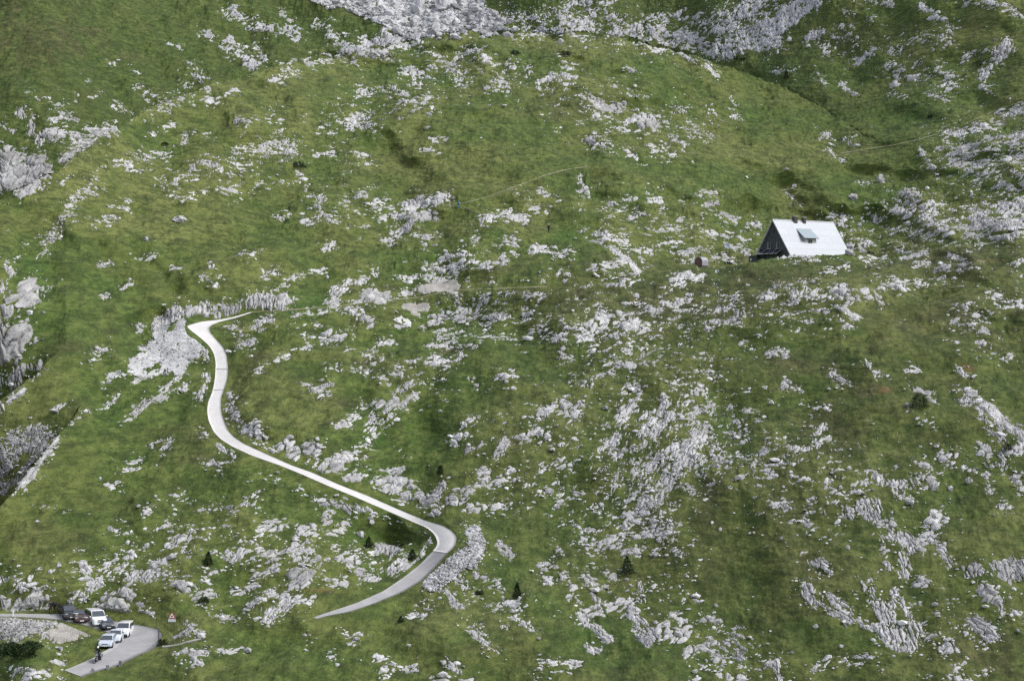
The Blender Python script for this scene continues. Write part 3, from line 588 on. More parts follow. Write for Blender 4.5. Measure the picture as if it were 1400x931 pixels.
# ------------------------------------------------------------------ limestone: grain, half width px, share of bare rock | polylines in photograph pixels | label of the outcrop
STROKES = '''
b 4 .8 275,42 288,48 | bright low outcrop alone on the smooth far left meadow, near the scree
b 3 .7 231,59 248,62 | two white stones in a row, highest on the bare far left meadow
b 8 .75 315,12 345,35 375,40 410,50 | long pale rock band across the far left meadow below the scree tip
b 10 .7 310,62 335,75 345,88 | ragged white outcrop in the fold just behind the dome's left crest
d 10 .5 262,95 275,110 285,120 | grey slanting ribs at the mouth of the fold behind the dome's left crest
s 3 .5 246,110 262,122
b 4 .55 148,80 160,83 | small grey outcrop in the middle of the far left meadow
b 4 .6 178,98 188,101
b 3 .7 120,108 124,112
h 3 .6 182,122 195,124
h 5 .6 200,133 222,138 | flat grey ledge low in the far left fold, touching the dome's crest
d 6 .5 155,140 178,158 | slanting rib of grey rock above the crag band at the far left
h 2 .6 122,136 140,130
b 4 .6 100,135 102,139
b 5 .45 40,130 70,142 88,145 | loose line of small white rocks above the far left crags
b 10 .85 65,185 85,158 96,160 | tallest white crag of the far left crag band, with a pointed top
b 9 .85 70,185 110,182 150,178 | broad grey wall of the far left crag band, running out to the dome's crest
s 9 .75 85,215 105,200 150,178 | leaning white rock steps under the broad grey wall at the far left
v 7 .75 30,155 45,180 55,192 | narrow white crag left of the tallest far left crag
b 6 .7 0,170 15,178 | white crag cut by the photo's left edge, above the big grey cliff
c 15 .97 -10,225 20,220 50,232 -10,245 25,248 | big smooth grey cliff at the far left edge behind the dome's crest
b 5 .4 30,205 60,210
f 9 .5 205,155 255,132 | fine grey rubble lying along the dome's left crest
b 6 .7 275,138 295,137 | white block beside a dark hollow on the dome's left crest
b 4 .6 310,130 325,122
f 9 .5 190,215 225,208 | grey rubble patch on the dome's upper left flank, right of a dark tuft
b 3 .6 205,181 215,178
h 3 .6 225,172 245,168
s 4 .7 250,190 262,184
h 3 .7 270,183 282,182
b 6 .7 325,162 335,170 | two white blocks on the dome's left shoulder, well apart from others
b 4 .6 250,229 285,225
b 5 .6 300,232 330,228
f 5 .5 320,205 345,203
f 6 .5 145,225 175,222
b 4 .7 385,15 398,25
b 6 .45 420,28 440,35 455,25
b 9 .5 455,50 470,58 | broken white rocks on the green tongue left of the scree
b 12 .8 475,68 510,60 530,52 570,57 ; 490,75 530,72 | large bright outcrop on the crest right under the scree's lower tip
h 6 .75 420,85 445,80 472,76 | flat bright slab outcrop on the crest left of the large one under the scree
b 8 .6 350,65 360,80
h 3 .6 385,88 400,84
b 7 .65 365,105 385,108 | pale rounded outcrop on the dome's upper left shoulder
f 5 .45 385,98 405,100
b 5 .7 490,125 525,122 | row of white blocks below the green hollow on the upper dome
b 4 .8 530,118 541,120
h 3 .7 535,132 555,128
h 4 .75 545,142 565,138 585,135 | flat bright slabs below the green hollow on the upper dome
b 5 .6 570,145 590,148
b 4 .7 555,118 575,115
b 9 .65 555,100 585,98 600,85 620,90 | white outcrop curling over the right end of the green hollow on the upper dome
b 7 .6 620,72 650,70 665,80 | scattered white blocks near the very top of the dome
b 5 .5 585,70 600,78
b 5 .5 620,105 640,117
b 8 .7 665,125 680,115 692,122 | chunky white outcrop near the middle of the upper dome
b 6 .5 660,92 700,95
b 7 .55 440,168 505,162 ; 442,174 510,171 | wide patch of white rubble across the middle of the dome, left half
h 4 .8 480,158 495,160
b 6 .6 350,165 375,155 386,155 | small white cluster straight above the rounded rubble knob
f 12 .72 360,202 382,196 400,204 | rounded knob of fine grey rubble above the dark dwarf pine
b 5 .8 430,208 455,208 | small bright outcrop right of the rounded rubble knob
b 4 .7 475,225 485,222
b 4 .7 503,228 512,228
b 4 .5 480,212 500,210
h 3 .6 580,205 600,208
h 2 .7 590,188 610,189
f 12 .5 700,20 740,25 | grey rock patch at the top edge right beside the scree
b 10 .6 760,15 790,5 835,8 | white rock steps at the top edge above the dome's summit
h 8 .8 715,46 770,43 810,38 | long white rock band along the crest left of the dome's summit
b 9 .65 770,32 820,20 850,30
b 6 .8 782,49 802,48 | white blocks standing up on the crest just left of the dome's summit
b 10 .85 845,45 885,45 920,50 960,60 | thick white rock band capping the crest right of the dome's summit
h 6 .75 890,60 930,68 985,72
b 6 .8 884,27 896,28 | white lump of rock above the band right of the dome's summit
b 11 .5 910,25 960,25 1000,30 | broad speckled rock slope at the top, left of the leaning slab
s 15 .7 980,38 1010,20 1040,8 | jagged pale rock slope at the top edge just left of the leaning slab
s 14 .9 1050,38 1080,18 1108,0 | great leaning grey slab at the top edge, right of centre
v 13 .97 988,67 1006,66 | dome shaped grey rock with upright grooves on the crest beside pale rubble
f 12 .92 1020,45 1035,60 1058,55 | pale rubble slope right of the grooved dome shaped rock
d 6 .7 938,76 952,90 | white broken rocks spilling down from the crest left of the grooved rock
d 3 .85 968,93 982,104 | thin white rib on the grass below the grooved dome shaped rock
b 5 .5 763,75 780,73
b 6 .7 718,90 723,95 | lone white outcrop beside dark heath near the dome's top centre
b 5 .65 765,87 790,90 | row of white blocks below the twin dark shrubs on the upper dome
b 9 .65 740,112 760,105 785,108 | wide white outcrop curving like a brow on the upper dome
b 5 .6 740,118 755,122
d 7 .65 800,133 820,140 ; 815,145 830,148 | scattered white rocks stepping down the dome, left of a single white block
b 7 .92 838,145 850,143 | single chunky white block pair in the centre of the dome
b 5 .6 858,95 868,105
b 5 .5 830,115 842,120
f 6 .4 865,130 880,135
b 10 .7 846,178 866,166 882,156 898,168 | large white outcrop around the brightest slab on the right of the dome
c 7 1.0 878,167 892,170 | brightest smooth white slab on the right of the dome
b 5 .7 812,156 835,163 | white stones in a short slanting row left of the brightest slab
b 7 .7 800,188 815,197 | white outcrop low on the dome, left of and below the brightest slab
d 5 .55 818,196 836,202
d 6 .55 922,145 940,160 | slanting scatter of white rock right of the brightest slab
f 9 .55 940,175 965,184 | grey rubble patch low on the dome's right flank
b 4 .6 970,150 984,164
d 3 .9 1004,158 1013,166 | small white rib by the green gully on the dome's right flank
b 6 .7 920,190 936,198 | white outcrop below the grey rubble patch on the dome's right flank
b 6 .7 888,198 898,206
b 6 .6 908,203 920,214
b 4 .5 1000,135 1005,146
b 5 .5 858,206 870,212
s 5 .9 1104,52 1122,42 | small white leaning outcrop under the great leaning slab
s 5 .8 1145,52 1151,40
h 3 .6 1153,41 1165,38
b 4 .6 1125,58 1127,72
s 5 .5 1145,60 1165,52
b 6 .7 1168,80 1190,70 1230,65 | white broken ledge in the middle of the upper right slope
h 3 .7 1165,82 1180,80
b 3 .7 1205,95 1222,92
b 9 .65 1222,110 1232,100 1252,106 | white outcrop group left of centre on the upper right slope
b 8 .8 1283,98 1298,105 | blocky white outcrop near the middle of the upper right slope
b 5 .7 1285,118 1305,114
b 6 .7 1258,8 1285,26 | white curved rib at the top edge of the upper right slope
b 7 .75 1285,55 1296,38 1293,30 | upright pale crag under the curved rib at the top right
b 5 .5 1245,60 1268,52
h 2 .7 1270,68 1300,58
b 5 .65 1318,82 1332,72 1346,72 | ragged white rocks beside a dark shrub, left of the grey spine
s 9 .85 1342,102 1362,82 1376,62 | tall grey rock spine leaning right on the upper right slope
b 5 .6 1345,122 1357,126
h 4 .85 1320,2 1360,5 1400,22 | thin grey strip of scree crossing the top right corner
b 5 .55 1055,95 1088,98 | low white rocks around the small conifer on the top right shoulder
d 4 .6 1118,106 1132,115
d 5 .6 1152,116 1168,130
b 3 .5 1215,130 1240,133
h 3 .85 1268,129 1292,136 | thin flat white ledge above the slanting path on the right
b 4 .5 1340,120 1360,130
b 5 .5 1160,20 1190,24
b 4 .5 1185,5 1218,6
b 5 .6 1120,185 1140,189 | small white stones in the green bowl above the hut
b 6 .6 1158,192 1166,196
d 4 .5 1130,203 1152,222
b 6 .7 1260,212 1272,225 1280,232 | white blocks at the left tip of the big rubble field under the path
h 9 .62 1290,185 1330,178 1370,158 1400,150
h 10 .7 1295,205 1340,200 1400,185 | upper part of the big white rubble field right of the slanting path
h 9 .68 1300,225 1350,222 1400,210 | lower part of the big white rubble field right of the slanting path
h 6 .5 1320,238 1400,240
c 9 .95 -8,247 25,250 48,236
b 4 .7 25,265 40,262 62,254 | line of white blocks just below the far left crest
h 3 .7 85,250 97,243
f 8 .65 98,275 115,264 132,250 | grey rubble patch on the left flank, highest of the three under the crest
f 5 .5 80,302 97,288 102,300 | small rubble patch, middle of the three down the left flank
f 8 .75 62,330 82,316 | grey broken rib, lowest of the three down the left flank
b 4 .75 130,305 157,294 | white rocks in a short slanting row high on the left flank
b 3 .7 150,286 156,283
s 4 .6 52,357 61,349 | little leaning rock in the left gully head
v 8 .85 0,396 8,384 13,372 | white crag at the left edge above the tall left cliff
c 13 .97 4,432 25,415 38,405 | tall pale cliff at the left edge, level with the upper road bend
c 13 .95 8,458 32,450 ; 0,480 16,474 | base of the tall left cliff, dark and cracked
v 6 .75 45,410 70,395 | dark grooved rock right of the tall left cliff
b 5 .7 40,380 51,377
s 3 .5 20,358 36,334
b 4 .65 135,366 150,359 | small flat outcrop in the middle of the left flank
b 5 .6 140,406 150,402 | small grey cluster above the long bare left flank
s 4 .7 169,392 176,384
b 4 .4 185,350 215,345
b 6 .7 280,376 286,369 | white split block above the road's upper bend
h 3 .6 238,364 250,366
s 4 .75 294,388 300,378
b 4 .4 320,345 347,350
b 4 .75 221,428 225,420
b 4 .6 190,443 193,452
v 10 .93 219,441 240,430 280,425 302,424 350,412 387,414 | pale cut rock wall standing behind the road's upper bend
b 3 .4 165,235 205,230
f 8 .5 225,248 260,240
b 8 .55 310,264 337,254 | white rubble above the middle of the left flank, right side
b 4 .55 280,260 297,258
f 4 .4 240,270 262,270
b 5 .5 170,286 176,279
b 4 .5 350,255 400,248
b 5 .85 409,243 419,247 | bright small outcrop under the dwarf pine
b 5 .7 418,270 440,267 | white rocks, upper piece of the stepped outcrop left of dome centre
b 6 .8 435,284 441,296 456,302 | bright stepped outcrop ending in a white slab, left of dome centre
h 4 .75 416,301 434,300
h 4 .5 380,297 392,292
b 5 .7 489,262 502,268
b 5 .75 500,274 530,275 | white rocks left of the largest bright outcrop on the middle slope
b 8 .88 553,281 580,275 607,271 ; 565,290 592,294 | largest bright outcrop on the middle slope, left of the path's post
b 6 .85 520,299 546,293 562,289 | bright outcrop forming the left arm of the largest one on the middle slope
s 6 .88 566,299 556,312 539,323 | bright rock stepping down to the left from the largest outcrop
h 4 .8 523,331 534,328
h 6 .88 660,298 680,294 720,299 | flat white ledge in the centre, right below the blue clad hiker
b 6 .7 568,330 582,336 | white broken rock below the largest bright outcrop
b 4 .7 585,325 594,325
b 4 .95 443,340 455,335 | small bright white rock alone on smooth grass, left of centre
h 3 .7 376,398 400,380 442,367 | long thin white slab line climbing right, above the cut rock wall
b 5 .7 358,376 376,372 | white cluster left of the long thin slab line
b 5 .6 644,322 656,308
b 5 .6 648,336 652,328
b 6 .85 596,362 610,350 642,352 | rounded white outcrop with a stone on top, in the photo's centre left
b 8 .75 590,371 620,368 642,360 | white rubble just below the rounded outcrop with a stone on top
h 4 .85 545,378 580,378 622,383 | flat white rock ledge running right, above the hut path
b 4 .6 578,360 588,366
b 6 .75 490,377 514,374 | pointed white rocks above the dark hollow, left of the ledge
s 5 .7 455,398 475,388 505,384 | pale rock edge curling over the dark hollow above the hut path
s 7 .7 466,400 452,418 | grey rock face on the left of the dark hollow above the hut path
b 11 .9 504,404 522,405 | craggy grey rock with a dark side right of the hollow above the hut path
b 4 .75 450,416 500,412
h 4 .85 546,402 578,396 | pale low rock step beside the hut path
g 7 .95 578,396 600,391 622,391 | bare grey gravel bank above the hut path
g 5 .97 553,420 568,420 582,420 ; 566,426 572,426 | pale gravel triangle below the hut path
g 7 .95 544,445 556,445 | smaller pale gravel spill below the gravel triangle
s 7 .7 350,450 368,438
h 4 .75 405,432 440,425 492,423 | white rock edge on the knoll crest right of the road's upper bend
b 9 .55 422,457 468,455 | white rubble on the knoll top right of the road's upper bend
b 7 .65 478,430 506,440 | grey white rocks at the left of the small hollow below the hut path
b 9 .7 578,441 600,435 622,413 | white blocky slope right of the small hollow below the hut path
b 8 .65 622,445 642,420 662,408 | white ribs rising right, beside the blocky slope below the hut path
b 5 .5 660,405 700,400
h 7 .75 622,432 650,435 692,434 | long white rock band below the hut path, right end of its hollow
b 7 .6 655,367 690,355
b 6 .65 678,338 702,330
b 4 .6 690,350 702,348
h 4 .6 600,455 700,462
b 6 .75 697,290 707,299 | white rocks at the right end of the flat white ledge in the centre
b 5 .65 703,265 722,270 | white cluster beside the climbing path, right of the hiker in blue
h 3 .75 725,285 747,288
b 6 .65 794,250 802,263 | white block on the grass above the middle of the photo
b 6 .4 740,265 762,270
b 6 .65 833,276 867,270 | white rocks in a band below the dome, left of the hut
b 4 .9 889,272 902,272 | small bright white rock below the dome's right foot
d 4 .6 884,260 889,269
b 5 .7 924,268 932,270
b 4 .7 955,266 977,262
b 5 .9 968,281 980,279 | small rounded white rock left of and above the hut
b 4 .95 863,292 874,290 | brightest small white rock left of the hut, alone on the grass
b 8 .85 800,314 815,320 826,326 | grooved white rock above the dipping slab left of the hut
h 5 .88 830,325 857,331 | flat white slab right of the grooved rock
b 6 .7 888,310 922,315 | white blocks scattered in the grass left of the hut
h 5 .75 900,332 928,333 | flat white rocks between the grooved rock and the hut
h 5 .7 963,320 993,322 | line of white rocks on the grass just left of the hut
b 6 .6 978,293 1002,300
b 4 .6 930,300 947,306
b 4 .75 1024,305 1037,307 | small white rock beside the hut's dark gable
b 4 .6 1010,325 1022,330
h 6 .88 732,340 778,345 | wide white outcrop left of the dipping slab
b 5 .65 848,345 888,345
d 4 .93 830,340 855,355 874,374 | long white slab dipping to the right, left of the little barrel shed
h 5 .93 808,366 852,363 | bright white ledge under the long dipping slab
b 5 .5 875,350 882,366
h 4 .85 928,345 972,345 | flat pale slabs straight above the little barrel shed
b 6 .6 1000,340 1022,345
b 7 .85 976,357 1000,356 | grey rocks right beside the little barrel shed
b 4 .7 934,356 948,357 | grey rocks against the left side of the little barrel shed
b 8 .8 828,386 850,383 872,380 | dark shadowed rock bank below the long dipping slab
b 7 .6 748,376 772,380
h 4 .92 714,403 737,403 | flat white ledge on the knoll left of centre right
b 7 .7 713,425 727,430
b 7 .88 922,384 940,378 958,380 | bright white outcrop on the knoll below the little barrel shed
b 6 .85 926,412 943,400 | white block outcrop below the bright one under the barrel shed
b 5 .7 903,410 917,412
b 6 .85 878,414 897,426 | white blocks on dark heath, left part of the knoll below the shed
h 5 .75 918,420 937,425
b 5 .75 983,404 1008,408 | flat white rocks on the knoll, below and left of the hut
b 4 .7 1038,410 1052,412
b 6 .85 968,446 985,442 1003,440 | bright white rocks in a curving row below the hut knoll
b 4 .6 980,424 990,427
b 5 .75 998,424 1012,430
b 12 .62 770,440 810,446 855,445 | wide field of white rubble on the shoulder below the knoll
b 8 .68 778,456 832,456
b 6 .7 858,445 884,450 | white rocks at the right end of the rubble field on the shoulder
h 7 .75 733,452 772,465 | flat white slabs at the left end of the rubble field on the shoulder
b 8 .62 818,428 872,430
b 8 .68 1133,289 1150,301 | knobbly white outcrop just behind the hut's ridge on the right
d 5 .5 1078,263 1092,279
b 7 .82 1183,285 1200,302 | pale upright outcrop right of the hut, above its roof line
b 3 .7 1175,250 1186,252
b 8 .72 1160,337 1187,329 | white rubble just right of the hut's roof
h 5 .85 1180,345 1207,351 | flat grey white rocks right of the hut at its eaves' height
b 7 .85 1233,264 1252,270 | white crag at the upper left of the rubble slope right of the hut
b 10 .55 1215,290 1245,285 1290,285
h 9 .55 1220,315 1260,318 1300,320 | grey white rubble slope right of the hut, lower half
h 9 .6 1270,300 1310,310 1345,318
h 14 .9 1340,302 1372,314 1400,306 | broad pale rock pavement at the right edge beside the hut
h 9 .93 1372,285 1400,277 | long layered white rock at the right edge above the pale pavement
b 7 .55 1330,265 1362,258 1400,253
h 7 .8 1228,341 1265,344 | bright white rubble at the foot of the slope right of the hut
b 5 .5 1190,355 1215,350
b 4 .75 1098,352 1112,350 | small white rocks on the grass directly below the hut's roof
b 4 .75 1066,352 1082,350 1098,350 1114,354 | white rocks in the grass right under the hut's front eave, left half
b 4 .6 1145,365 1162,366
s 8 .8 1084,408 1100,396 1112,400 | white slanting outcrop below the hut, left of the twin rock masses
h 4 .8 1123,376 1137,371
b 8 .85 1110,404 1135,410 | white rock mass below the hut, left of twin masses
b 8 .88 1143,399 1166,414 | white rock mass below the hut, right of twin masses
b 5 .6 1058,392 1078,396
b 5 .7 1048,405 1062,408
b 8 .83 1187,402 1210,395 1232,395 | white outcrop in the gully right of and below the hut
b 5 .8 1194,404 1206,416
h 5 .85 1238,389 1262,390 | white slab leading right from the gully outcrop below the hut
b 4 .7 1203,379 1217,386
h 3 .9 1253,360 1268,362
b 7 .65 1278,371 1332,365 | low white rocks across the knoll at the right
h 3 .9 1298,353 1317,356
b 4 .6 1275,383 1302,378
b 5 .8 1078,441 1102,440
d 6 .85 1153,424 1172,436 | white leaning rocks below the twin rock masses
b 7 .6 1128,430 1152,440
b 5 .7 1158,447 1177,451
b 6 .7 1358,400 1392,412 | white rocks at the right edge, middle height
b 5 .7 1363,419 1392,415
b 5 .8 1323,420 1336,431 | white notched rock on the right knoll
b 6 .6 1318,445 1347,456
b 5 .6 1383,361 1400,357
b 5 .55 1290,430 1312,440
v 12 .85 15,520 35,500 50,503 | dark grooved crag at the left edge below the tall cliff
s 8 .85 0,557 30,535 | leaning grey crag at the left edge, second below the tall cliff
s 17 .92 -5,640 25,600 45,596 | broad layered cliff in the left gully, lower left
s 10 .93 30,656 55,620 72,600 | steep leaning slab at the right side of the layered left cliff
s 8 .85 0,672 22,654
h 4 .88 143,526 165,512 187,507 | white flat ledge below the gravel spill, left of the road
s 3 .7 180,523 194,514
f 6 .5 122,492 147,474
s 5 .85 184,561 200,550 222,540 ; 225,538 252,526 | long slanting white rib left of the road's straight
s 2.5 .7 220,530 252,508
s 4 .85 74,563 86,554 | small white rock pair on the steep left bank
s 2.5 .8 98,579 122,564
s 3 .6 133,564 162,544
s 2.5 .7 163,579 187,569
b 4 .75 208,606 234,602 | white flecked rock left of the road below the long rib
s 4 .8 221,612 231,604
b 4 .7 174,631 192,620
h 4 .7 168,640 190,636
v 5 .88 272,542 279,530 282,515 | upright white rock close left of the road
b 4 .8 269,590 281,592
d 3 .9 300,610 320,621 | thin white slab just below the road's outer edge
b 6 .75 281,636 302,633 | white rocks on the bank below the road's outer edge
s 5 .85 318,694 335,685 352,674 | slanting white rock row at the left end of the boulder slope
b 4 .75 273,698 297,693
b 4 .6 238,682 252,674
b 3 .7 148,660 164,664
b 4 .6 196,700 214,692
b 5 .4 60,690 90,700
b 7 .93 348,584 357,598 368,612 | grey rock bank on the inner side of the road's lower straight, first piece
b 11 .93 390,608 400,620 428,615 | bulging grey rock above the lower straight of the road
b 11 .93 430,642 450,640 484,634 | wide grey rock bank above the road, with a white top
b 7 .85 468,626 485,618 502,609 | white rocks climbing right from the wide grey bank above the road
b 6 .93 468,656 492,651
b 9 .9 513,660 532,666 | dark cracked rock beside the road, left of the big bank
b 12 .95 535,658 570,680 592,690 | big cracked rock bank above the road before the rubble wall
s 7 .85 588,687 606,664 | white rib rising from the big cracked bank
b 7 .9 616,684 650,665 667,643 | bright white rock ridge above the rubble wall
b 8 .8 668,666 697,644 ; 640,690 700,690 | white craggy outcrop right of the bright ridge above the rubble wall
s 6 .93 678,622 692,604 | upright white slab right of the round conifer bush
b 5 .85 620,602 637,591 | white block on the grass right of centre left
b 4 .8 633,581 647,574
b 6 .65 638,613 667,600
s 3 .7 668,577 682,569
b 5 .85 428,536 452,525 ; 440,540 450,537 | bright white outcrop on the knoll right of the road, alone
b 4 .75 413,526 427,531
b 6 .85 503,481 520,473 532,470 | white rocks highest on the knoll right of the road, left of the dark cave
b 4 .75 508,496 522,489
b 6 .85 503,510 521,514 | white blocks in the middle of the knoll right of the road
b 5 .8 539,510 547,508
h 3 .7 540,500 567,494
s 5 .88 543,533 560,527 572,519 | white steps climbing right on the knoll right of the road
b 5 .85 498,553 522,547 | white slab in the lower middle of the knoll right of the road
b 5 .92 529,556 542,549 | single white block right of the slab on the lower knoll
s 5 .88 549,555 568,543 | white leaning block, third in the row on the lower knoll
s 6 .88 463,582 488,569 | leaning white rock at the lower left of the knoll, dark below
s 5 .85 499,582 512,569 | leaning white rock, middle of three low on the knoll
s 4 .85 508,588 533,568 | leaning white rock, rightmost of three low on the knoll
s 3 .7 505,602 522,584
h 5 .85 588,477 620,472 648,476 | white lip of rock over the dark cave on the knoll
b 6 .93 583,494 612,498 | grey rock floor beside the dark cave on the knoll
s 3 .75 604,507 632,489
b 4 .65 448,500 492,501
h 2.5 .85 388,487 422,472 | thin white streak of rock on the knoll, near the road's bend
h 3 .8 350,507 382,494
h 3 .92 533,641 550,640
b 8 .65 683,520 702,514
b 5 .5 640,520 655,530
d 8 .8 433,690 470,691 503,696 | white boulder heap just below the road's long straight
d 3 .88 410,672 440,690
b 3 .7 355,645 380,655
b 10 .78 742,562 768,549 787,565 | bright white outcrop left of the great karst slope
b 8 .8 713,596 735,590 752,602 | white rock group lowest left of the great karst slope
b 6 .8 778,583 792,568
b 8 .62 778,510 807,521 | white rubble on the shoulder above the great karst slope, left
b 8 .75 818,512 840,500 862,494 | white rock arc on the shoulder above the great karst slope
h 5 .85 857,476 884,474 | flat white rocks at the upper middle of the lower slope
b 6 .9 848,541 868,529 | chunky white block above the great karst slope
b 4 .75 768,484 788,484 | small grey white rock on the shoulder, left side
s 4 .8 848,572 868,556 875,540 | curved thin white rib above the great karst slope
b 5 .85 842,570 865,562
s 9 .75 878,595 893,572 908,551 | leaning white ribs at the top of the great karst slope
s 7 .92 893,594 917,572 | brightest leaning rib pair near the top of the great karst slope
s 8 .75 833,606 852,598 | white rocks at the left edge of the great karst slope
s 7 .7 838,622 866,612
s 9 .93 930,624 948,606 962,593 | large smooth leaning slab at the right of the great karst slope
s 4 .93 948,592 954,584
s 9 .78 868,642 895,632 927,618 | grooved white rocks across the middle of the great karst slope
s 9 .92 908,662 935,640 947,628 | bright slab tumble below the large leaning slab
b 6 .6 858,630 872,652
b 8 .62 942,556 962,568 | white broken rocks at the top right of the great karst slope
b 8 .65 953,657 982,640 | white rubble low on the right side of the great karst slope
b 7 .75 983,630 1012,642 | white row of rocks right of the great karst slope
b 9 .75 845,692 872,680 | white rubble at the foot of the great karst slope, left
s 8 .88 878,692 907,679 | bright leaning slabs at the foot of the great karst slope
b 6 .7 910,670 950,675
b 5 .75 753,642 782,635
b 6 .8 700,652 716,662 | white rocks at the left foot of the outcrop row above the lush gully
b 5 .6 735,672 797,673
b 6 .85 758,692 767,685
b 10 .58 998,560 1012,582 | speckled white rock patch right of the great karst slope
b 7 .65 1023,565 1037,572
b 6 .75 1008,597 1018,602 | small white rock on green, right of the great karst slope
b 5 .9 1038,624 1052,608 | white leaning block further right of the great karst slope
b 6 .75 1028,640 1052,652
h 3 .7 923,530 942,529
b 4 .9 953,537 967,540
b 4 .7 968,515 982,518
b 5 .7 1018,470 1030,480
b 4 .6 1040,528 1052,535
b 5 .5 960,480 1000,490
h 4 .92 1048,487 1072,485 | flat white rock on the lower right slope, near its left top
b 6 .9 1073,525 1092,529 | bright white outcrop below a dark heath patch, lower right slope
d 5 .9 1138,510 1155,519 | small white slab in the grassy crease of the right slope
b 4 .8 1145,529 1162,525
b 5 .65 1093,549 1132,558 | line of white rocks across the right slope, left of the round bush
s 5 .85 1112,602 1127,578 ; 1083,615 1115,613 1132,598 | curved thin white rib like a hook on the right slope
v 3 .85 1183,490 1190,500
h 3 .9 1240,503 1257,503
b 6 .55 1193,505 1212,515
b 5 .9 1248,529 1268,536 | white blocks just above the round bush
d 4 .85 1266,539 1276,552 | white leaning rock touching the round bush on its right
b 4 .7 1240,560 1248,562
b 5 .6 1255,572 1275,580
b 10 .62 1338,470 1360,480 1382,490 | white ragged rock patch at the right, middle height
d 3 .9 1308,498 1320,516 | thin upright white rock beside the rust brown grass
b 6 .65 1305,528 1332,536
d 7 .92 1320,540 1345,555 1370,580 1402,602 | long white rock spine running down to the right edge
d 5 .8 1335,560 1357,592 | side rib under the long white spine at the right
v 6 .85 1365,588 1370,637 | upright white rib hanging from the long spine at the right
b 10 .92 1343,613 1357,632 | pale crag left of the hanging rib at the right edge
b 8 .88 1380,616 1402,609 | white rocks at the right edge under the long spine
b 9 .88 1288,624 1302,630 | stubby grey crag standing left of the pale crag at the right
b 5 .85 1315,643 1327,645
v 8 .83 1198,655 1220,665 1252,660 | long white grooved step across the lower right slope
b 8 .83 1263,640 1276,662 | white stepped crag at the right end of the long grooved step
b 5 .85 1233,680 1242,680
b 5 .82 1163,671 1182,667
v 10 .9 1178,694 1190,690 1186,702 | white fluted rock mass left of and below the long grooved step
v 4 .85 1350,653 1353,672 | thin white rock prong on the grass near the right edge
b 8 .82 1388,650 1398,664 | white rocks at the right edge, below the pale crag
b 7 .7 1368,690 1385,694
b 6 .5 1126,640 1142,652
b 6 .85 1056,694 1078,695 | white rock mound on the plain lower right slope, left
b 5 .6 1130,668 1150,676
b 6 .6 1070,650 1090,660
c 12 .9 -6,818 15,826 | grey roadside crag at the left edge behind the back road
c 9 .97 28,822 46,823 | big white boulder crag beside the two people in black
c 8 .97 50,822 62,824 | white split rock right beside the two people in black
b 8 .72 22,796 52,806 | white rocks on the bank above the roadside crags
b 8 .6 0,792 14,788
b 9 .82 113,774 122,788 | white knobbly rock above the black parked car
s 5 .97 114,816 137,788 | long smooth leaning slab above the brown parked car
s 4 .92 94,830 107,808 | leaning white slab just above the black parked car
b 9 .68 143,766 170,755 205,735 232,714 | long band of white boulders climbing right above the parked cars
b 7 .65 158,722 178,726
b 7 .78 233,747 260,730 282,724 | white boulder band right of and above the parked cars
s 5 .9 148,782 168,774
s 7 .88 178,792 205,789 228,783 | white ribbed outcrop above the grey road cut
s 5 .75 148,817 182,794
c 15 .93 145,828 170,822 185,832 | grey cracked road cut right behind the white parked vans
b 6 .85 193,838 208,843 | rocks at the road's edge right of the grey road cut
b 6 .85 208,777 222,769 | white block above the ribbed outcrop over the road
b 9 .85 243,800 267,806 | white boulder cluster on the bank above the warning sign
b 6 .6 283,787 302,778
s 8 .88 318,762 333,748 | white leaning rock left of the boulder slope's middle
b 14 .38 300,740 345,735
h 5 .92 268,818 292,815 | low white ledge on the bank right of the warning sign
h 4 .95 318,806 347,803 | flat white slab on the bank, second right of the warning sign
b 6 .85 338,832 352,818 | white rocks left of the pair of ribbed white slabs near the lower road
b 7 .75 238,872 262,862 | grey rubble heap behind the grey post at the road's turn
b 5 .75 285,841 322,849 | white stones in the grass right of the warning sign
b 5 .8 255,858 275,864
b 8 .88 246,902 256,894 266,906 | white outcrop in the foreground grass, right of the road's turn
h 4 .9 268,894 282,892
h 3 .9 298,893 328,889 | thin white ledge in the foreground grass, right of the road's turn
h 7 .97 36,927 62,925 | white flat rock at the bottom edge, far left
b 5 .65 12,916 27,913
h 3 .93 82,927 104,926
b 4 .92 77,905 88,908 | small white rock in the grass left of the motorcycle
b 4 .85 78,887 84,890 | small white rock on the grassy islet left of the cars
f 12 .9 0,853 40,854 70,853 ; 0,862 55,862 | rough grey rubble bank in front of the back road
g 7 .95 85,857 105,858 125,862 ; 72,865 100,866 | pale trodden gravel beside the parked cars
b 10 .78 353,746 385,757 412,750 | jumbled white boulders in the middle of the boulder slope
b 9 .8 358,722 382,714 | white boulders at the top of the boulder slope
b 8 .93 408,726 427,729 | white crag right of the boulder slope's top
b 8 .9 453,730 462,724 470,715 | white boulder stack below the road's long straight
b 6 .75 443,704 452,718
b 7 .7 348,762 382,771
c 9 .93 393,783 412,786 432,770 | dark hollowed rock at the right foot of the boulder slope
b 5 .8 348,787 378,780
h 5 .95 403,758 424,755 | flat topped white block right of the boulder slope
b 9 .9 472,762 482,770 492,778 | white craggy rock left of the green nook by the lower road
b 6 .75 488,755 507,761
v 8 .92 517,756 538,758 | white upright crag in the middle of the nook by the lower road
b 6 .85 543,756 555,766 | white crag right in the nook, next to a conifer bush
s 5 .97 533,782 554,771 | smooth leaning slab against the lower road's inner edge
b 5 .8 493,786 512,785
h 5 .96 358,812 375,810 392,814 | broad flat white ledge left of the lower road's end
b 5 .92 398,801 422,792 | white slabs above the rust coloured grass near the lower road
h 4 .93 448,795 472,798 | flat white rock above the rust coloured grass near the lower road
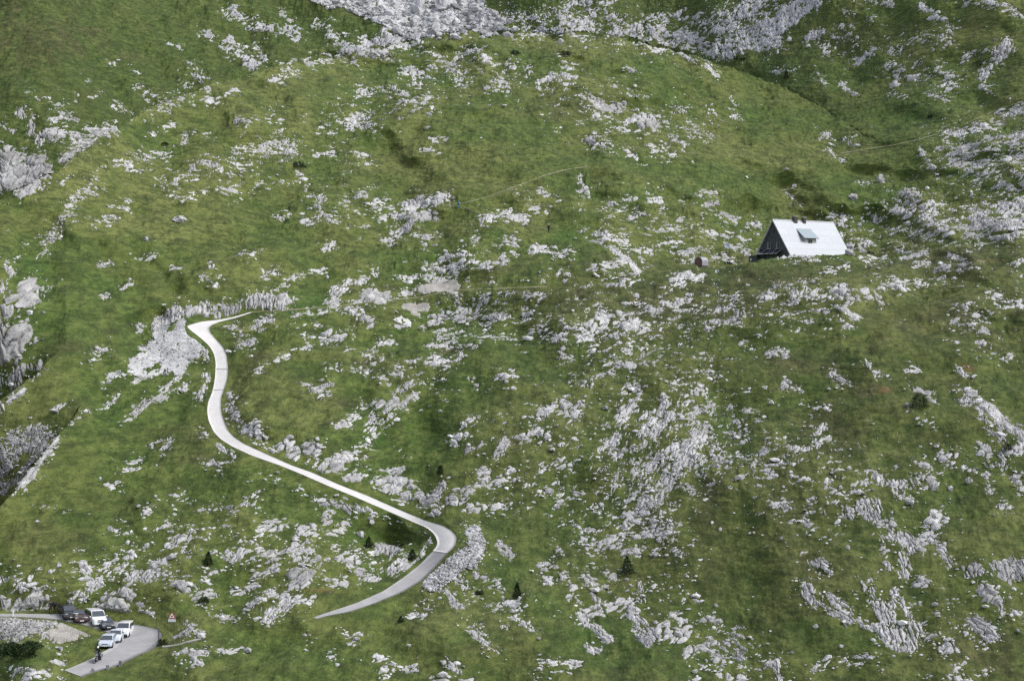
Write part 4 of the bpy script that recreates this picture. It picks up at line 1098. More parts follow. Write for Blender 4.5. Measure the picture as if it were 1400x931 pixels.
s 8 .94 372,838 382,830 393,824 | ribbed white slab left of the pair at the lower road's end
h 5 .93 398,826 424,821 | ribbed white slab right of the pair at the lower road's end
h 3 .85 345,849 368,848
h 3 .85 510,701 535,709 562,719 | low line of stones on the bank below the road's long straight
s 3.5 .85 578,724 586,732 585,742 | low stone edging inside the road's sharp turn
s 2 .8 538,792 575,762 583,744
f 11 .97 590,799 606,788 622,774 640,760 ; 643,768 652,745 648,726 | dry stone rubble wall holding up the road's sharp turn
d 6 .9 611,812 631,833 | slanting white slab below the rubble wall
b 5 .75 648,780 662,790
b 5 .7 628,792 636,800
b 5 .9 681,798 687,812 | upright white rock in the gully right of the rubble wall
b 5 .6 638,815 682,829
d 6 .97 682,739 690,747 699,757 | pale leaning boulder slab right of the rubble wall
h 3 .85 568,827 582,826
b 3 .85 585,828 594,829
h 4 .92 558,838 575,841 | flat white rock on the foreground knoll under the lower road
d 6 .85 648,864 663,876 678,888 | slanting ribbed white rock on the foreground knoll's right
d 5 .92 608,903 618,908 627,914 | leaning white rock at the right of the foreground knoll
b 5 .9 523,916 535,912 | white rock near the bottom edge, centre left
b 4 .8 513,904 527,905
h 4 .9 556,913 568,911
b 5 .85 453,896 461,904 | white rock on the foreground knoll, left of centre
b 4 .85 484,874 491,869 | white rock high on the foreground knoll, left
b 4 .7 409,880 420,875
b 3 .85 468,861 473,863
h 4 .85 594,929 612,928 ; 630,928 645,924
b 9 .62 843,707 872,699 | white rubble below the foot of the great karst slope
b 6 .9 858,717 872,711
b 7 .88 888,729 900,724 917,722 | white rocks above the dark conifer bush, right
b 6 .8 893,712 907,714
b 10 .87 826,748 845,738 868,738 | bright broken rock above the dark conifer bush
b 6 .75 798,734 807,747
b 6 .75 813,745 822,752
b 6 .85 912,740 928,735 | white block right of the dark conifer bush
h 4 .95 856,756 870,755
b 4 .8 893,757 900,761
b 5 .9 923,757 932,763
b 5 .7 788,716 792,724
b 6 .92 738,771 760,773 ; 743,780 752,797 | white arched outcrop above the lush gully, left
b 4 .75 763,788 778,793
b 4 .7 758,744 767,756
b 6 .8 823,781 837,786 | white rock left of and below the dark conifer bush
b 5 .9 801,789 806,798
h 4 .95 818,800 830,803
b 5 .92 778,812 784,806 ; 785,800 790,812 | white curled rock on the slope above the lush gully
b 4 .75 810,811 820,820
v 4 .95 874,800 877,822 | narrow upright white rock below the dark conifer bush
b 4 .95 886,799 893,803
b 8 .9 796,832 815,831 835,826 860,826 | white rock brow above the lush gully
d 6 .96 795,840 812,855 830,869 | slanting white slab dropping into the lush gully, left
d 9 .92 864,840 878,855 885,868 | white crag dropping into the lush gully beside a dark cleft
b 10 .92 903,861 918,864 935,866 | rounded grey rock right of the dark cleft at the lush gully
b 9 .65 923,838 942,856
b 6 .75 960,846 975,843 988,850 | white rocks on the brow right of the rounded grey rock
b 6 .6 943,816 957,822
b 5 .6 928,789 947,794
b 5 .85 938,886 958,880 977,874 | white rocks at the lower right end of the lush gully
d 9 .82 988,880 1003,872 1012,897 | tall white crag right of the lush gully's end
b 7 .7 968,888 987,907 | broken white rocks left of the tall crag at the gully's end
b 11 .55 998,922 1050,908 | white rubble on the bottom edge, right of the lush gully
b 5 .6 1003,858 1018,866
d 5 .92 802,877 810,883 817,887 | pale boulder lying in the lush gully
b 6 .92 696,824 706,830 718,833 | white rock on the left rim of the lush gully
d 3 .85 697,847 718,855 737,866 | thin line of white rocks along the gully's left rim
h 3 .9 738,905 748,908
h 5 .85 757,911 772,909 787,906 | white low rocks on the foreground slope, right of centre
b 5 .85 731,929 741,925
b 4 .92 945,916 953,920
v 8 .92 1163,702 1180,700 1197,706
b 6 .88 1203,716 1218,711
v 11 .93 1223,729 1236,735 1247,747 | fluted white rock column on the lower right face, upper left
v 5 .92 1232,757 1240,782 ; 1213,772 1232,781 | white fluted tail below the upper left rock column
b 8 .92 1258,742 1276,724 ; 1270,718 1280,702 | tall white rock standing right of the upper left fluted column
d 6 .88 1283,738 1300,768 | white rock leg right of the tall white rock, lower right face
b 5 .8 1203,744 1212,754
b 5 .8 1278,699 1292,707
h 5 .95 1254,792 1266,792
d 7 .85 1118,769 1134,782 | white outcrop on the lower right face, left side
v 9 .96 1099,803 1108,822 | smooth white crag, left end of the sweeping rock rim
d 6 .85 1116,826 1138,842 | white slanting rim joining the smooth crag at the lower right
d 8 .88 1137,820 1150,832 1161,848 | white slab fan in the middle of the sweeping rock rim
v 10 .85 1183,798 1197,817 | fluted white rock at the top of the great rock fan
v 8 .92 1198,824 1213,842 | fluted white rock in the middle of the great rock fan
v 4 .93 1222,803 1225,852 ; 1231,808 1239,834 | upright white prongs down the great rock fan's right
v 11 .95 1203,858 1220,878 1247,877 ; 1212,866 1235,870 | massive fluted foot of the great rock fan, lower right
v 11 .92 1238,853 1257,862 | grooved right shoulder of the great rock fan
b 9 .88 1273,869 1297,882 | white rock corner right of the great rock fan
d 5 .82 1172,848 1193,863
v 11 .97 1332,778 1350,780 1372,779 | white fluted overhang at the right edge with a dark gap beneath
v 13 .95 1383,775 1402,778 | fluted white rock at the right edge, beside the overhang
b 9 .96 1343,803 1362,818 | pale smooth rock under the dark gap of the overhang
v 4 .85 1366,822 1369,842
b 7 .75 1383,834 1392,842
d 10 .92 1332,850 1345,860 1358,872 | white ribbed crag below the overhang at the right
b 5 .75 1308,858 1320,868
b 4 .7 1330,875 1345,880
b 14 .3 1095,708 1130,732
b 5 .8 1108,700 1125,700
b 8 .65 1113,918 1132,903 | white low rocks at the bottom edge, left of the great rock fan
h 5 .85 1148,909 1168,903 1187,899 | white ledge near the bottom edge below the great rock fan
v 5 .85 1058,905 1066,932 | white upright rock at the bottom edge, right of the gully
b 5 .7 1298,926 1318,930
b 5 .85 1307,911 1323,902 | white rocks near the bottom edge at the far right
b 4 .85 1338,921 1350,914
b 4 .8 1202,914 1210,918
b 4 .8 1265,928 1272,926
g 15 .93 200,488 226,470 245,468 262,478 ; 190,498 215,487 243,494 ; 222,452 238,450 255,455 | pale scree spill under the road's upper bend
f 6 .85 270,470 283,484
f 6 .8 318,446 330,462
b 5 .75 320,480 345,470 ; 345,448 360,440 | white rocks on the inner side of the road's upper bend
b 6 .7 313,540 325,575
b 7 .85 312,560 320,572 333,585 | grey rock bank on the inner side of the road's straight
b 5 .8 340,590 350,605
s 40 .34 850,590 905,600 940,580
s 42 .36 850,660 910,650 960,620
b 40 .34 830,720 880,710 910,720
b 35 .28 740,570 770,620 740,660
b 40 .26 1000,590 1040,640
b 34 .28 800,445 860,450 920,440
b 30 .26 960,420 1010,440 1080,420
b 26 .26 620,425 680,420 740,440
b 30 .25 820,500 900,490 960,520
b 36 .24 1080,640 1140,660 1080,700
h 26 .33 1300,200 1350,215 1400,200
b 32 .30 1250,290 1310,300 1370,290
b 24 .24 1150,320 1220,300
b 34 .26 260,745 330,740 400,755
b 26 .26 130,790 190,780
b 20 .24 480,770 540,765
b 22 .26 780,30 860,45 940,45
b 26 .26 970,35 1040,25
b 30 .17 1150,50 1240,90 1300,110
b 26 .20 620,90 700,100
b 30 .15 780,140 860,170 940,170
b 24 .17 450,165 560,135
b 24 .16 830,290 930,300 1000,320
b 20 .20 580,380 640,370
b 26 .18 380,205 300,230
b 22 .18 1090,400 1160,410
b 24 .18 1320,430 1390,410
b 30 .18 1200,680 1280,660
b 34 .18 800,800 900,820
b 24 .22 1000,890 1050,910
b 30 .16 1260,840 1350,830
b 24 .14 640,820 700,830
b 20 .18 430,440 500,460
b 20 .18 40,800 90,790
b 26 .15 560,300 480,280
b 24 .17 440,640 520,640
b 20 .18 540,545 600,520
'''
# loose boulders: u, v of the foot, width in pixels, height in pixels, label
BOULDERS = [
 (615, 34, 20, 13, 'great pale angular boulder low in the scree at the top centre'),
 (609, 13, 26, 20, 'largest grey boulder at the top edge, in the middle of the scree'),
 (576, 14, 12, 17, 'tall upright grey boulder at the top edge of the scree, left'),
 (593, 29, 14, 10, 'dark grey boulder between two larger ones in the scree'),
 (628, 42, 9, 6, 'small pale boulder at the right foot of the scree'),
 (555, 35, 10, 6, 'flat pale boulder in the left middle of the scree'),
 (647, 30, 11, 8, 'pale boulder at the right side of the scree'),
 (545, 8, 9, 7, 'grey boulder near the top edge, left in the scree'),
 (1203, 250, 16, 13, 'large smooth grey boulder alone on the grass above the hut, right'),
 (1166, 273, 14, 9, 'pointed pale boulder on the grass between the hut and the large boulder'),
 (1086, 256, 7, 5, 'small white boulder on the slope above the hut'),
 (1198, 305, 10, 14, 'upright pale boulder right of the hut, at its ridge height'),
 (1161, 348, 15, 9, 'rounded grey boulder touching the right end of the hut roof'),
 (1242, 308, 10, 8, 'pale boulder in the rubble slope right of the hut'),
 (1175, 311, 7, 7, 'small white boulder above a dark hole right of the hut'),
 (1258, 204, 5, 5, 'single white boulder left of the big rubble field'),
 (246, 303, 22, 9, 'wide white boulder alone on the upper left flank'),
 (200, 330, 8, 7, 'small white boulder on the left flank below the wide one'),
 (447, 381, 5, 7, 'upright small white boulder on the grass above the dark hollow'),
 (609, 347, 8, 7, 'round white boulder on top of the rounded outcrop, centre left'),
 (586, 158, 10, 5, 'white boulder alone in the middle of the upper dome'),
 (583, 177, 8, 4, 'flat white boulder below the lone one on the upper dome'),
 (493, 734, 12, 9, 'white boulder on the grass between the boulder slope and the road'),
 (508, 717, 9, 8, 'smaller white boulder on the bank just below the road'),
 (767, 60, 9, 8, 'white boulder on the crest left of the dome summit'),
 (80, 775, 9, 8, 'white boulder alone on the bank above the roadside crags'),
 (51, 714, 7, 4, 'small flat white boulder on the bare bank at the left'),
 (150, 726, 8, 8, 'white boulder at the left end of the high boulder band'),
 (210, 778, 12, 11, 'chunky white boulder above the ribbed outcrop over the road'),
 (248, 806, 16, 14, 'biggest white boulder on the bank above the warning sign'),
 (82, 889, 10, 8, 'white boulder on the grassy islet between road and shrub'),
 (460, 764, 8, 6, 'white boulder at the left of the green nook'),
 (700, 838, 9, 7, 'round white boulder on the gully rim right of the foreground knoll'),
 (1260, 796, 13, 8, 'flat white boulder below the tall white rock, lower right face'),
 (1160, 643, 9, 7, 'white boulder alone in the middle of the right slope'),
 (1325, 660, 12, 9, 'grey boulder below the stubby crag at the right'),
 (1245, 690, 12, 9, 'white boulder below the long grooved step'),
 (896, 762, 11, 8, 'white boulder on the grass right of the dark conifer bush'),
 (857, 794, 7, 5, 'small white boulder right under the dark conifer bush'),
 (979, 829, 6, 5, 'small white boulder on the brow above the rounded grey rock'),
 (950, 920, 9, 6, 'white boulder in the green gully bottom, right'),
 (136, 657, 6, 5, 'white boulder on the steep left bank, alone'),
 (214, 637, 4, 4, 'tiny yellowish boulder on the left bank below the road'),
 (880, 295, 10, 6, 'bright boulder left of the hut, next to the brightest small rock'),
 (1240, 556, 10, 7, 'grey boulder at the left foot of the round bush'),
 (1108, 692, 7, 5, 'white boulder on the plain lower right slope'),
 (1068, 738, 6, 5, 'white boulder at the left of the lower right face'),
 (1160, 750, 8, 6, 'white boulder on grass between scattered rubble and fluted column'),
 (1115, 858, 8, 6, 'small boulder below the left end of the sweeping rock rim'),
 (1151, 885, 11, 5, 'flat pale boulder on the grass below the sweeping rock rim'),
]
# ------------------------------------------------------------------ rock grown out of the ground sheet
NRMd = NRM
def grain(style, qa, qb, seed, big=1.0):
    ang, ex, cell = {'b': (.32, 1.7, 1.0), 's': (.95, 3.0, .52), 'd': (-.9, 2.8, .55), 'v': (1.52, 3.8, .5), 'h': (.12, 2.4, .75), 'c': (1.1, 1.7, 1.8), 'f': (.2, 1.1, .5), 'g': (0, 1.2, .35)}[style]
    cell = cell*big
    w = .28*fbm(qa/1.3, qb/1.3, seed+5, 2)
    c, s = math.cos(ang), math.sin(ang)
    a = (qa*c+qb*s)/ex + w; b = -qa*s+qb*c + w
    return a/cell, b/cell, cell
def rock_sheet(lines, style, hw, dens, seed, name, mat):
    allp = [p for l in lines for p in l]
    m = hw*2.2+5
    u0, u1 = min(p[0] for p in allp)-m, max(p[0] for p in allp)+m
    v0, v1 = min(p[1] for p in allp)-m, max(p[1] for p in allp)+m
    j0, j1 = max(0, int((u0-UU[0])/DU)), min(NU, int((u1-UU[0])/DU)+2)
    r = np.nonzero(((GV[j0:j1] < v1) & (GV[j0:j1] > v0)).any(0))[0]
    if len(r) < 3: return None
    r0, r1 = r[0], r[-1]+1
    S = np.s_[j0:j1, r0:r1]
    u, v, qa, qb, Y = GU[S], GV[S], QA[S], QB[S], GY[S]
    d = np.full(u.shape, 1e9)
    wob = 1+.30*fbm(qa/2.2, qb/2.2, seed+11, 3)
    for l in lines:
        d = np.minimum(d, poly_dist(u, v, l))
    px = Y/F                                   # metres per pixel
    dn = d/(hw+.3)*wob
    fall = np.exp(-1.0*dn**2) if dens < .87 or style == 'z' else np.exp(-2.2*np.maximum(dn-(.62 if style == 'c' else .42), 0)**2)
    a, b, cell = grain(style, qa, qb, seed, float(np.clip(hw*px.mean()/.75, .8, 2.0))**.5 if hw < 16 else .72)
    f1, f2, hid, ox, oy = worley(a, b, seed)
    g1, g2, hid2, ox2, oy2 = worley(a*2.3+5, b*2.3, seed+3)
    n = fbm(a*.36, b*.36, seed+7, 5, .78) + .55*(_r1[hid, 2]-.5) + .45*(_r1[hid2, 2]-.5)
    cov = 1/(1+np.exp(-1.702*n/.50))
    k = (np.minimum(dens*fall, 1.02) - cov)
    hm = np.clip(min(hw, 7 if hw > 16 else 99)*px, .25, 2.2)
    A = {'b': .62, 's': .6, 'd': .6, 'v': .55, 'h': .42, 'c': .8, 'f': .30, 'g': .05}[style]*hm**.75*.62
    h = A*np.clip(np.where(k > 0, k**.8*1.3, k*3), -1.2, 1.1)
    blk = np.clip(cell*hm**.3, 0, 1.6)*({'g': .03, 'f': .26, 'v': .42, 'h': .22}.get(style, .30))
    h = h + np.where(k > -.05, blk*((_r1[hid, 3]-.45)*.9 + (_r1[hid, 0]-.5)*ox*1.3 + (_r1[hid, 4]-.5)*oy*1.3)
                     + .22*blk*((_r1[hid2, 3]-.5)*.7 + (_r1[hid2, 0]-.5)*ox2 + (_r1[hid2, 4]-.5)*oy2), 0)
    h = h - np.where(k > -.05, (blk*1.1+.15)*np.exp(-((f2-f1)/.15)**2) + .16*blk*np.exp(-((g2-g1)/.10)**2), 0)
    h = h + .02*fbm(qa/.35, qb/.35, seed+19, 3, .7)*(style != 'g')
    if style == 'g': h = np.where(d/hw*wob*(1+.25*n) < 1.0, .10+.03*n, -.3)
    h = np.where(ROADPX[S] < 1.0, -.5, h)
    h = np.maximum(h, -.45)
    keep = (d < hw*1.9+2.0) & ~HID[S]
    P = P1[S] + NRM[S]*h[..., None]
    P[..., 2] = np.where(FLAT[S] < 0, P[..., 2]-.2, P[..., 2])
    ids = np.arange(u.size).reshape(u.shape)
    fm = keep[:-1, :-1] & keep[1:, :-1] & keep[1:, 1:] & keep[:-1, 1:]
    f = np.stack([ids[:-1, :-1], ids[1:, :-1], ids[1:, 1:], ids[:-1, 1:]], -1)[fm]
    if len(f) < 4: return None
    used = np.unique(f); rm = np.full(u.size, -1); rm[used] = np.arange(len(used))
    V, f = P.reshape(-1, 3)[used], rm[f]
    # keep the biggest connected piece apart from the crumbs
    lab = np.arange(len(V))
    while True:
        m = lab[f].min(1); nl = lab.copy(); np.minimum.at(nl, f.ravel(), np.repeat(m, 4)); nl = nl[nl]
        if (nl == lab).all(): break
        lab = nl
    big = np.bincount(lab).argmax(); main = lab[f[:, 0]] == big
    out = []
    for g in (f[main], f[~main]):
        if len(g): us = np.unique(g); r2 = np.full(len(V), -1); r2[us] = np.arange(len(us)); out += [V[us], r2[g]]
        else: out += [None, None]
    return out
DENS = np.zeros((NU, NR))           # how stony the ground is, for loose stones
rest_v, rest_f, nrest = [], [], 0
grav = []
n_out = 0
for si, line in enumerate(STROKES.strip().splitlines()):
    head, _, label = line.partition('|'); label = label.strip()
    tk = head.split(None, 3)
    style, hw, dens = tk[0], float(tk[1]), float(tk[2])
    lines = [[tuple(map(float, p.split(','))) for p in seg.split()] for seg in tk[3].split(';')]
    for l in lines:
        us = [p[0] for p in l]; j0 = max(0, int(min(us)-40-UU[0])); j1 = min(NU, int(max(us)+40-UU[0]))
        d = poly_dist(GU[j0:j1], GV[j0:j1], l)
        DENS[j0:j1] = np.maximum(DENS[j0:j1], dens*(1-sstep(hw*.5, hw*2.0+8, d))*.8)
    if style == 'g': pass
    res = rock_sheet(lines, style, hw, dens, 100+si*17, '', None)
    if res is None: continue
    V, f, Vc, fc = res
    if Vc is not None: rest_v.append(Vc); rest_f.append(fc+nrest); nrest += len(Vc)
    vy = V[:, 1].mean()
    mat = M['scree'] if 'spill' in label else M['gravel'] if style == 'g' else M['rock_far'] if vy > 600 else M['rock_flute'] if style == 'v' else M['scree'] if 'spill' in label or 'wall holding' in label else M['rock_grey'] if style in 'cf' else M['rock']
    if label and style == 'g' and 'spill under' not in label:
        o = mesh_np('gravel_patch', V, f, mat); tag(o, label, 'gravel patch', kind='structure')
    elif label or style == 'z':
        nm = 'stone_wall' if 'wall holding' in label else 'scree' if 'scree spill' in label else 'rock_outcrop'
        o = mesh_np(nm, V, f, mat)
        o.data.set_sharp_from_angle(angle=R(38))
        if nm == 'scree': tag(o, label, 'scree', kind='stuff')
        elif nm == 'stone_wall': tag(o, label, 'stone wall')
        else: tag(o, label, 'cliff' if 'cliff' in label else 'rock outcrop', 'limestone outcrops in the grass')
        n_out += 1
    else:
        rest_v.append(V); rest_f.append(f+nrest); nrest += len(V)
o = mesh_np('minor_rock_outcrops', np.concatenate(rest_v), np.concatenate(rest_f), M['rock'])
o.data.set_sharp_from_angle(angle=R(38))
tag(o, 'many small white rock patches showing through the grass', 'small rock', kind='stuff')

# ------------------------------------------------------------------ loose stones
def rock_proto(seed, sub=1, cuts=7):
    rg = np.random.default_rng(seed)
    bm = bmesh.new(); bmesh.ops.create_icosphere(bm, subdivisions=sub, radius=1)
    v = np.array([x.co[:] for x in bm.verts]); f = np.array([[w.index for w in x.verts] for x in bm.faces]); bm.free()
    for _ in range(cuts):
        n = rg.normal(size=3); n /= np.linalg.norm(n); d = rg.uniform(.45, .8)
        t = v @ n; v = v - np.where(t > d, t-d, 0)[:, None]*n
    v += rg.normal(size=v.shape)*.06
    return v/np.abs(v).max(), f
SMALL = [rock_proto(i, 1, 5) for i in range(14)]
MID = [rock_proto(50+i, 2, 9) for i in range(14)]
def stones(pos, size, flat, protos, rg):
    vs, fs, k = [], [], 0
    n = len(pos)
    for i in range(n):
        v, f = protos[rg.integers(len(protos))]
        a = rg.uniform(0, 2*np.pi); c, s = math.cos(a), math.sin(a)
        sc = size[i]*np.array([1, rg.uniform(.6, 1), flat[i]])
        w = v*sc
        w = np.stack([w[:, 0]*c-w[:, 1]*s, w[:, 0]*s+w[:, 1]*c, w[:, 2] + w[:, 0]*rg.uniform(-.3, .3)], -1) + pos[i]
        vs.append(w); fs.append(f+k); k += len(w)
    return np.concatenate(vs), np.concatenate(fs)
flatidx = np.arange(NU*NR)
# region weights for stray stones (u, v, ru, rv, weight)
REG = [(900, 620, 230, 130, .9), (1100, 640, 300, 120, .55), (1000, 450, 260, 60, .5), (1300, 290, 150, 80, 1.0), (1340, 200, 90, 40, 1.0), (750, 400, 120, 50, .6), (330, 750, 130, 60, .75), (860, 50, 200, 35, .9), (1150, 100, 200, 70, .35), (600, 140, 250, 60, .35), (800, 300, 250, 60, .35), (450, 270, 200, 60, .2), (230, 350, 200, 80, .12), (250, 600, 160, 100, .12), (1200, 800, 200, 100, .3), (600, 460, 150, 50, .4), (520, 870, 200, 50, .1), (430, 30, 50, 30, .5), (80, 150, 80, 30, .3), (920, 160, 120, 60, .4)]
W = np.zeros((NU, NR))
for (cu, cv, ru, rv, a) in REG:
    W = np.maximum(W, a*np.exp(-.7*(((GU-cu)/ru)**2+((GV-cv)/rv)**2)))
clump = sstep(-.1, .9, fbm(QA/3.2, QB/2.2, 301, 4, .65))
area = 1.0
prob = ((W*.5+.02)*clump**1.5 + DENS*.55)*(ROADPX > 2)*(FLAT > 3)*(~HID)*(GV < 945)*(GV > -30)
prob = prob*(1-.6*LUSH)
prob = prob.ravel()/prob.sum()
NS = 11000
pick = rng.choice(NU*NR, NS, p=prob)
sz = (.07+.12*rng.lognormal(0, .7, NS)); sz = np.minimum(sz, 1.1)*(PF[pick, 1]/330)**.6
pos = PF[pick] + np.stack([rng.normal(0, .15, NS), rng.normal(0, .2, NS), sz*.02], -1)
V, f = stones(pos, sz, rng.uniform(.35, .75, NS), SMALL, rng)
o = mesh_np('loose_stones', V, f, M['stone'], smooth=False)
tag(o, 'small white stones strewn all over the grassy slopes', 'stones', kind='stuff')
# scree fan at the top
SCREE = [(404, -8), (440, 6), (500, 26), (545, 46), (590, 48), (640, 43), (690, 44), (700, 34), (672, 20), (655, -2), (640, -20), (380, -20)]
def inpoly(u, v, P):
    c = np.zeros(u.shape, bool)
    for i in range(len(P)):
        (x0, y0), (x1, y1) = P[i], P[i-1]
        k = ((y0 > v) != (y1 > v)) & (u < (x1-x0)*(v-y0)/(y1-y0+1e-12)+x0); c ^= k
    return c
jn = 9*fbm(QA/5, QB/4, 401, 4, .7)
SM = inpoly(GU+jn, GV+jn*.6, SCREE) & ~HID
ids = idx
fm = SM[:-1, :-1] & SM[1:, :-1] & SM[1:, 1:] & SM[:-1, 1:]
f = np.stack([ids[:-1, :-1], ids[1:, :-1], ids[1:, 1:], ids[:-1, 1:]], -1)[fm]
used = np.unique(f); rm = np.full(NU*NR, -1); rm[used] = np.arange(len(used))
Vg = P1.reshape(-1, 3)[used] + NRM.reshape(-1, 3)[used]*(.15+.25*np.abs(fbm(QA, QB, 405, 3)).ravel()[used])[:, None]
nS = 5200
pk = rng.choice(np.nonzero(SM.ravel())[0], nS)
sz = .30*rng.lognormal(0, .75, nS); sz = np.minimum(sz, 2.2)*1.25
edge = inpoly(GU+2.4*jn, GV+1.6*jn, SCREE) & ~HID
pk[:900] = rng.choice(np.nonzero((edge & ~SM).ravel())[0], 900)
pos = P1.reshape(-1, 3)[pk] + NRM.reshape(-1, 3)[pk]*.18
V2, f2 = stones(pos, sz, rng.uniform(.5, .9, nS), SMALL, rng)
Vb, fb = Vg, np.concatenate([f.reshape(-1, 4)[:, [0, 1, 2]], f.reshape(-1, 4)[:, [0, 2, 3]]])
fb = rm[fb]
o = mesh_np('scree_slope', np.concatenate([Vb, V2]), np.concatenate([fb, f2+len(Vb)]), M['scree'], smooth=False)
tag(o, 'broad fan of pale grey scree at the top centre', 'scree', kind='stuff')
# rubble stones on the built wall, the gravel heap and the rubble bank
def heap(strk, n, size, mat, label, nm, cat):
    ps = []; 
    ok = np.zeros((NU, NR), bool)
    for l, hw in strk:
        us = [p[0] for p in l]; j0 = int(min(us)-hw-3-UU[0]); j1 = int(max(us)+hw+3-UU[0])
        j0 = max(j0, 0)
        ok[j0:j1] |= poly_dist(GU[j0:j1], GV[j0:j1], l) < hw
    ok &= (ROADPX > 1) & ~HID
    k = rng.choice(np.nonzero(ok.ravel())[0], n)
    sz = size*rng.lognormal(0, .4, n)
    V, f = stones(P1.reshape(-1, 3)[k]+NRM.reshape(-1, 3)[k]*.12, sz, rng.uniform(.5, .9, n), SMALL, rng)
    return tag(mesh_np(nm, V, f, mat, smooth=False), label, cat, kind='stuff')
heap([([(200, 488), (226, 470), (245, 468), (262, 478)], 16), ([(190, 498), (215, 487), (243, 494)], 9), ([(222, 452), (238, 450), (255, 455)], 8)], 900, .11, M['scree'], 'broken stones lying on the scree spill under the upper bend', 'scree_stones', 'scree')
heap([([(590, 799), (606, 788), (622, 774), (640, 760)], 12), ([(643, 768), (652, 745), (648, 726)], 11)], 1500, .15, M['scree'], 'rough grey stones piled on the rubble wall at the sharp turn', 'wall_stones', 'stones')
heap([([(0, 853), (40, 854), (70, 853)], 7), ([(0, 862), (55, 862)], 5)], 700, .16, M['rock_grey'], 'grey rubble stones on the bank in front of the back road', 'bank_stones', 'stones')
for bi, (u, v, w, hh, label) in enumerate(BOULDERS):
    p = at(u, v); px = p.y/F
    vv, ff = rock_proto(900+bi, 3, 12)
    w_m, h_m = w*px*(1.25 if 'scree' in label else 1), hh*px*(1.3 if 'scree' in label else 1)
    a = rng.uniform(0, 6.28); c, s = math.cos(a), math.sin(a)
    q = np.stack([vv[:, 0]*c-vv[:, 1]*s, vv[:, 0]*s+vv[:, 1]*c, vv[:, 2]], -1)
    q = q/np.abs(q).max(0)*np.array([w_m/2, w_m*.42, h_m*.62])
    q += .03*w_m*np.stack([fbm(vv[:, 0]*3+bi, vv[:, 1]*3+vv[:, 2], 5, 3), fbm(vv[:, 1]*3+bi, vv[:, 2]*3, 6, 3), fbm(vv[:, 2]*3+bi, vv[:, 0]*3, 8, 3)], -1)
    o = mesh_np('boulder', q, ff, M['boulder'] if 'scree' in label or 'boulder alone on the grass' in label else M['rock_grey'] if 'grey' in label else M['rock'], smooth=True)
    o.data.set_sharp_from_angle(angle=R(30))
    o.location = (p.x, p.y+w_m*.15, p.z + h_m*.34)
    tag(o, label, 'boulder', 'loose boulders on the slopes')
print('outcrops', n_out, 'rest verts', nrest)
# ------------------------------------------------------------------ paints
M['roof'] = None
def roof_mat():
    m, nt, p = new_mat('galvanised_roof_sheet')
    uvn = nt.nodes.new('ShaderNodeTexCoord').outputs['Object']
    br = nt.nodes.new('ShaderNodeTexBrick'); br.inputs['Scale'].default_value = 1.0
    br.inputs['Mortar Size'].default_value = .035; br.inputs['Brick Width'].default_value = 4.6; br.inputs['Row Height'].default_value = 1.45
    br.inputs['Color1'].default_value = (.275, .295, .325, 1); br.inputs['Color2'].default_value = (.30, .32, .35, 1); br.inputs['Mortar'].default_value = (.25, .26, .275, 1)
    # along the ridge (x) and down the slope (z)
    sx = nt.nodes.new('ShaderNodeSeparateXYZ'); cb = nt.nodes.new('ShaderNodeCombineXYZ')
    nt.links.new(uvn, sx.inputs[0]); nt.links.new(sx.outputs[0], cb.inputs[0]); nt.links.new(sx.outputs[2], cb.inputs[1]); nt.links.new(cb.outputs[0], br.inputs['Vector'])
    n = noise(nt, 1.2, 5, .7, mapping(nt, uvn, (1, 1, .25)))
    c = mix(nt, ramp(nt, n, [(.5, 0), (.75, .35)]), br.outputs['Color'], (.33, .33, .33))
    nt.links.new(c, p.inputs['Base Color']); p.inputs['Roughness'].default_value = .5; p.inputs['Metallic'].default_value = .15
    bump(nt, p, br.outputs['Fac'], .3, .02)
    return m
M['roof'] = roof_mat()
M['roof_blue'] = paint('dormer_sheet', (.27, .32, .35), .4, .2)
M['slate'] = paint('dark_cladding', (.035, .042, .050), .7, var=.25, sc=2)
M['dark'] = paint('near_black', (.015, .016, .018), .6)  # plain near-black paint: hut door and vent, stovepipe, shoes, sign symbol
M['brick'] = paint('sooty_chimney', (.05, .045, .042), .9, var=.4)
M['capstone'] = paint('cap_stone', (.33, .32, .31), .9)
M['frame'] = paint('window_frame', (.13, .155, .15), .6)
M['shutter'] = paint('weathered_board', (.33, .32, .28), .8)
M['glass'] = paint('window_glass', (.02, .024, .028), .08, spec=.6, var=.05)
M['solar'] = paint('solar_glass', (.018, .022, .04), .15, spec=.6)
M['alu'] = paint('aluminium', (.55, .56, .58), .35, .6)
M['white'] = paint('white_enamel', (.75, .75, .74), .35, coat=.3, var=.04)
M['rust_wood'] = paint('brown_wood', (.10, .055, .045), .8, var=.3)
M['tin'] = paint('grey_tin', (.33, .33, .36), .5, .2)
M['car_white'] = paint('white_car_paint', (.70, .71, .72), .25, coat=.6, var=.03)
M['car_silver'] = paint('silver_car_paint', (.52, .57, .64), .25, .2, .6, .03)
M['car_pale'] = paint('pale_car_paint', (.62, .66, .71), .25, .1, .6, .03)
M['car_black'] = paint('black_car_paint', (.012, .013, .016), .2, 0, .7, .05)
M['car_brown'] = paint('brown_car_paint', (.045, .018, .013), .25, .2, .6, .05)
M['car_grey'] = paint('dark_grey_car_paint', (.045, .047, .06), .25, .2, .6, .05)
M['plastic'] = paint('black_plastic', (.018, .018, .019), .6)
M['tyre'] = paint('tyre_rubber', (.014, .014, .014), .85)
M['lamp'] = paint('headlamp_glass', (.62, .65, .68), .1, coat=.5)
M['red'] = paint('red_enamel', (.45, .03, .03), .4)
M['screen'] = paint('car_glass', (.05, .06, .072), .06, spec=.8, var=.05)
M['post'] = paint('grey_post', (.12, .115, .12), .7, .2)
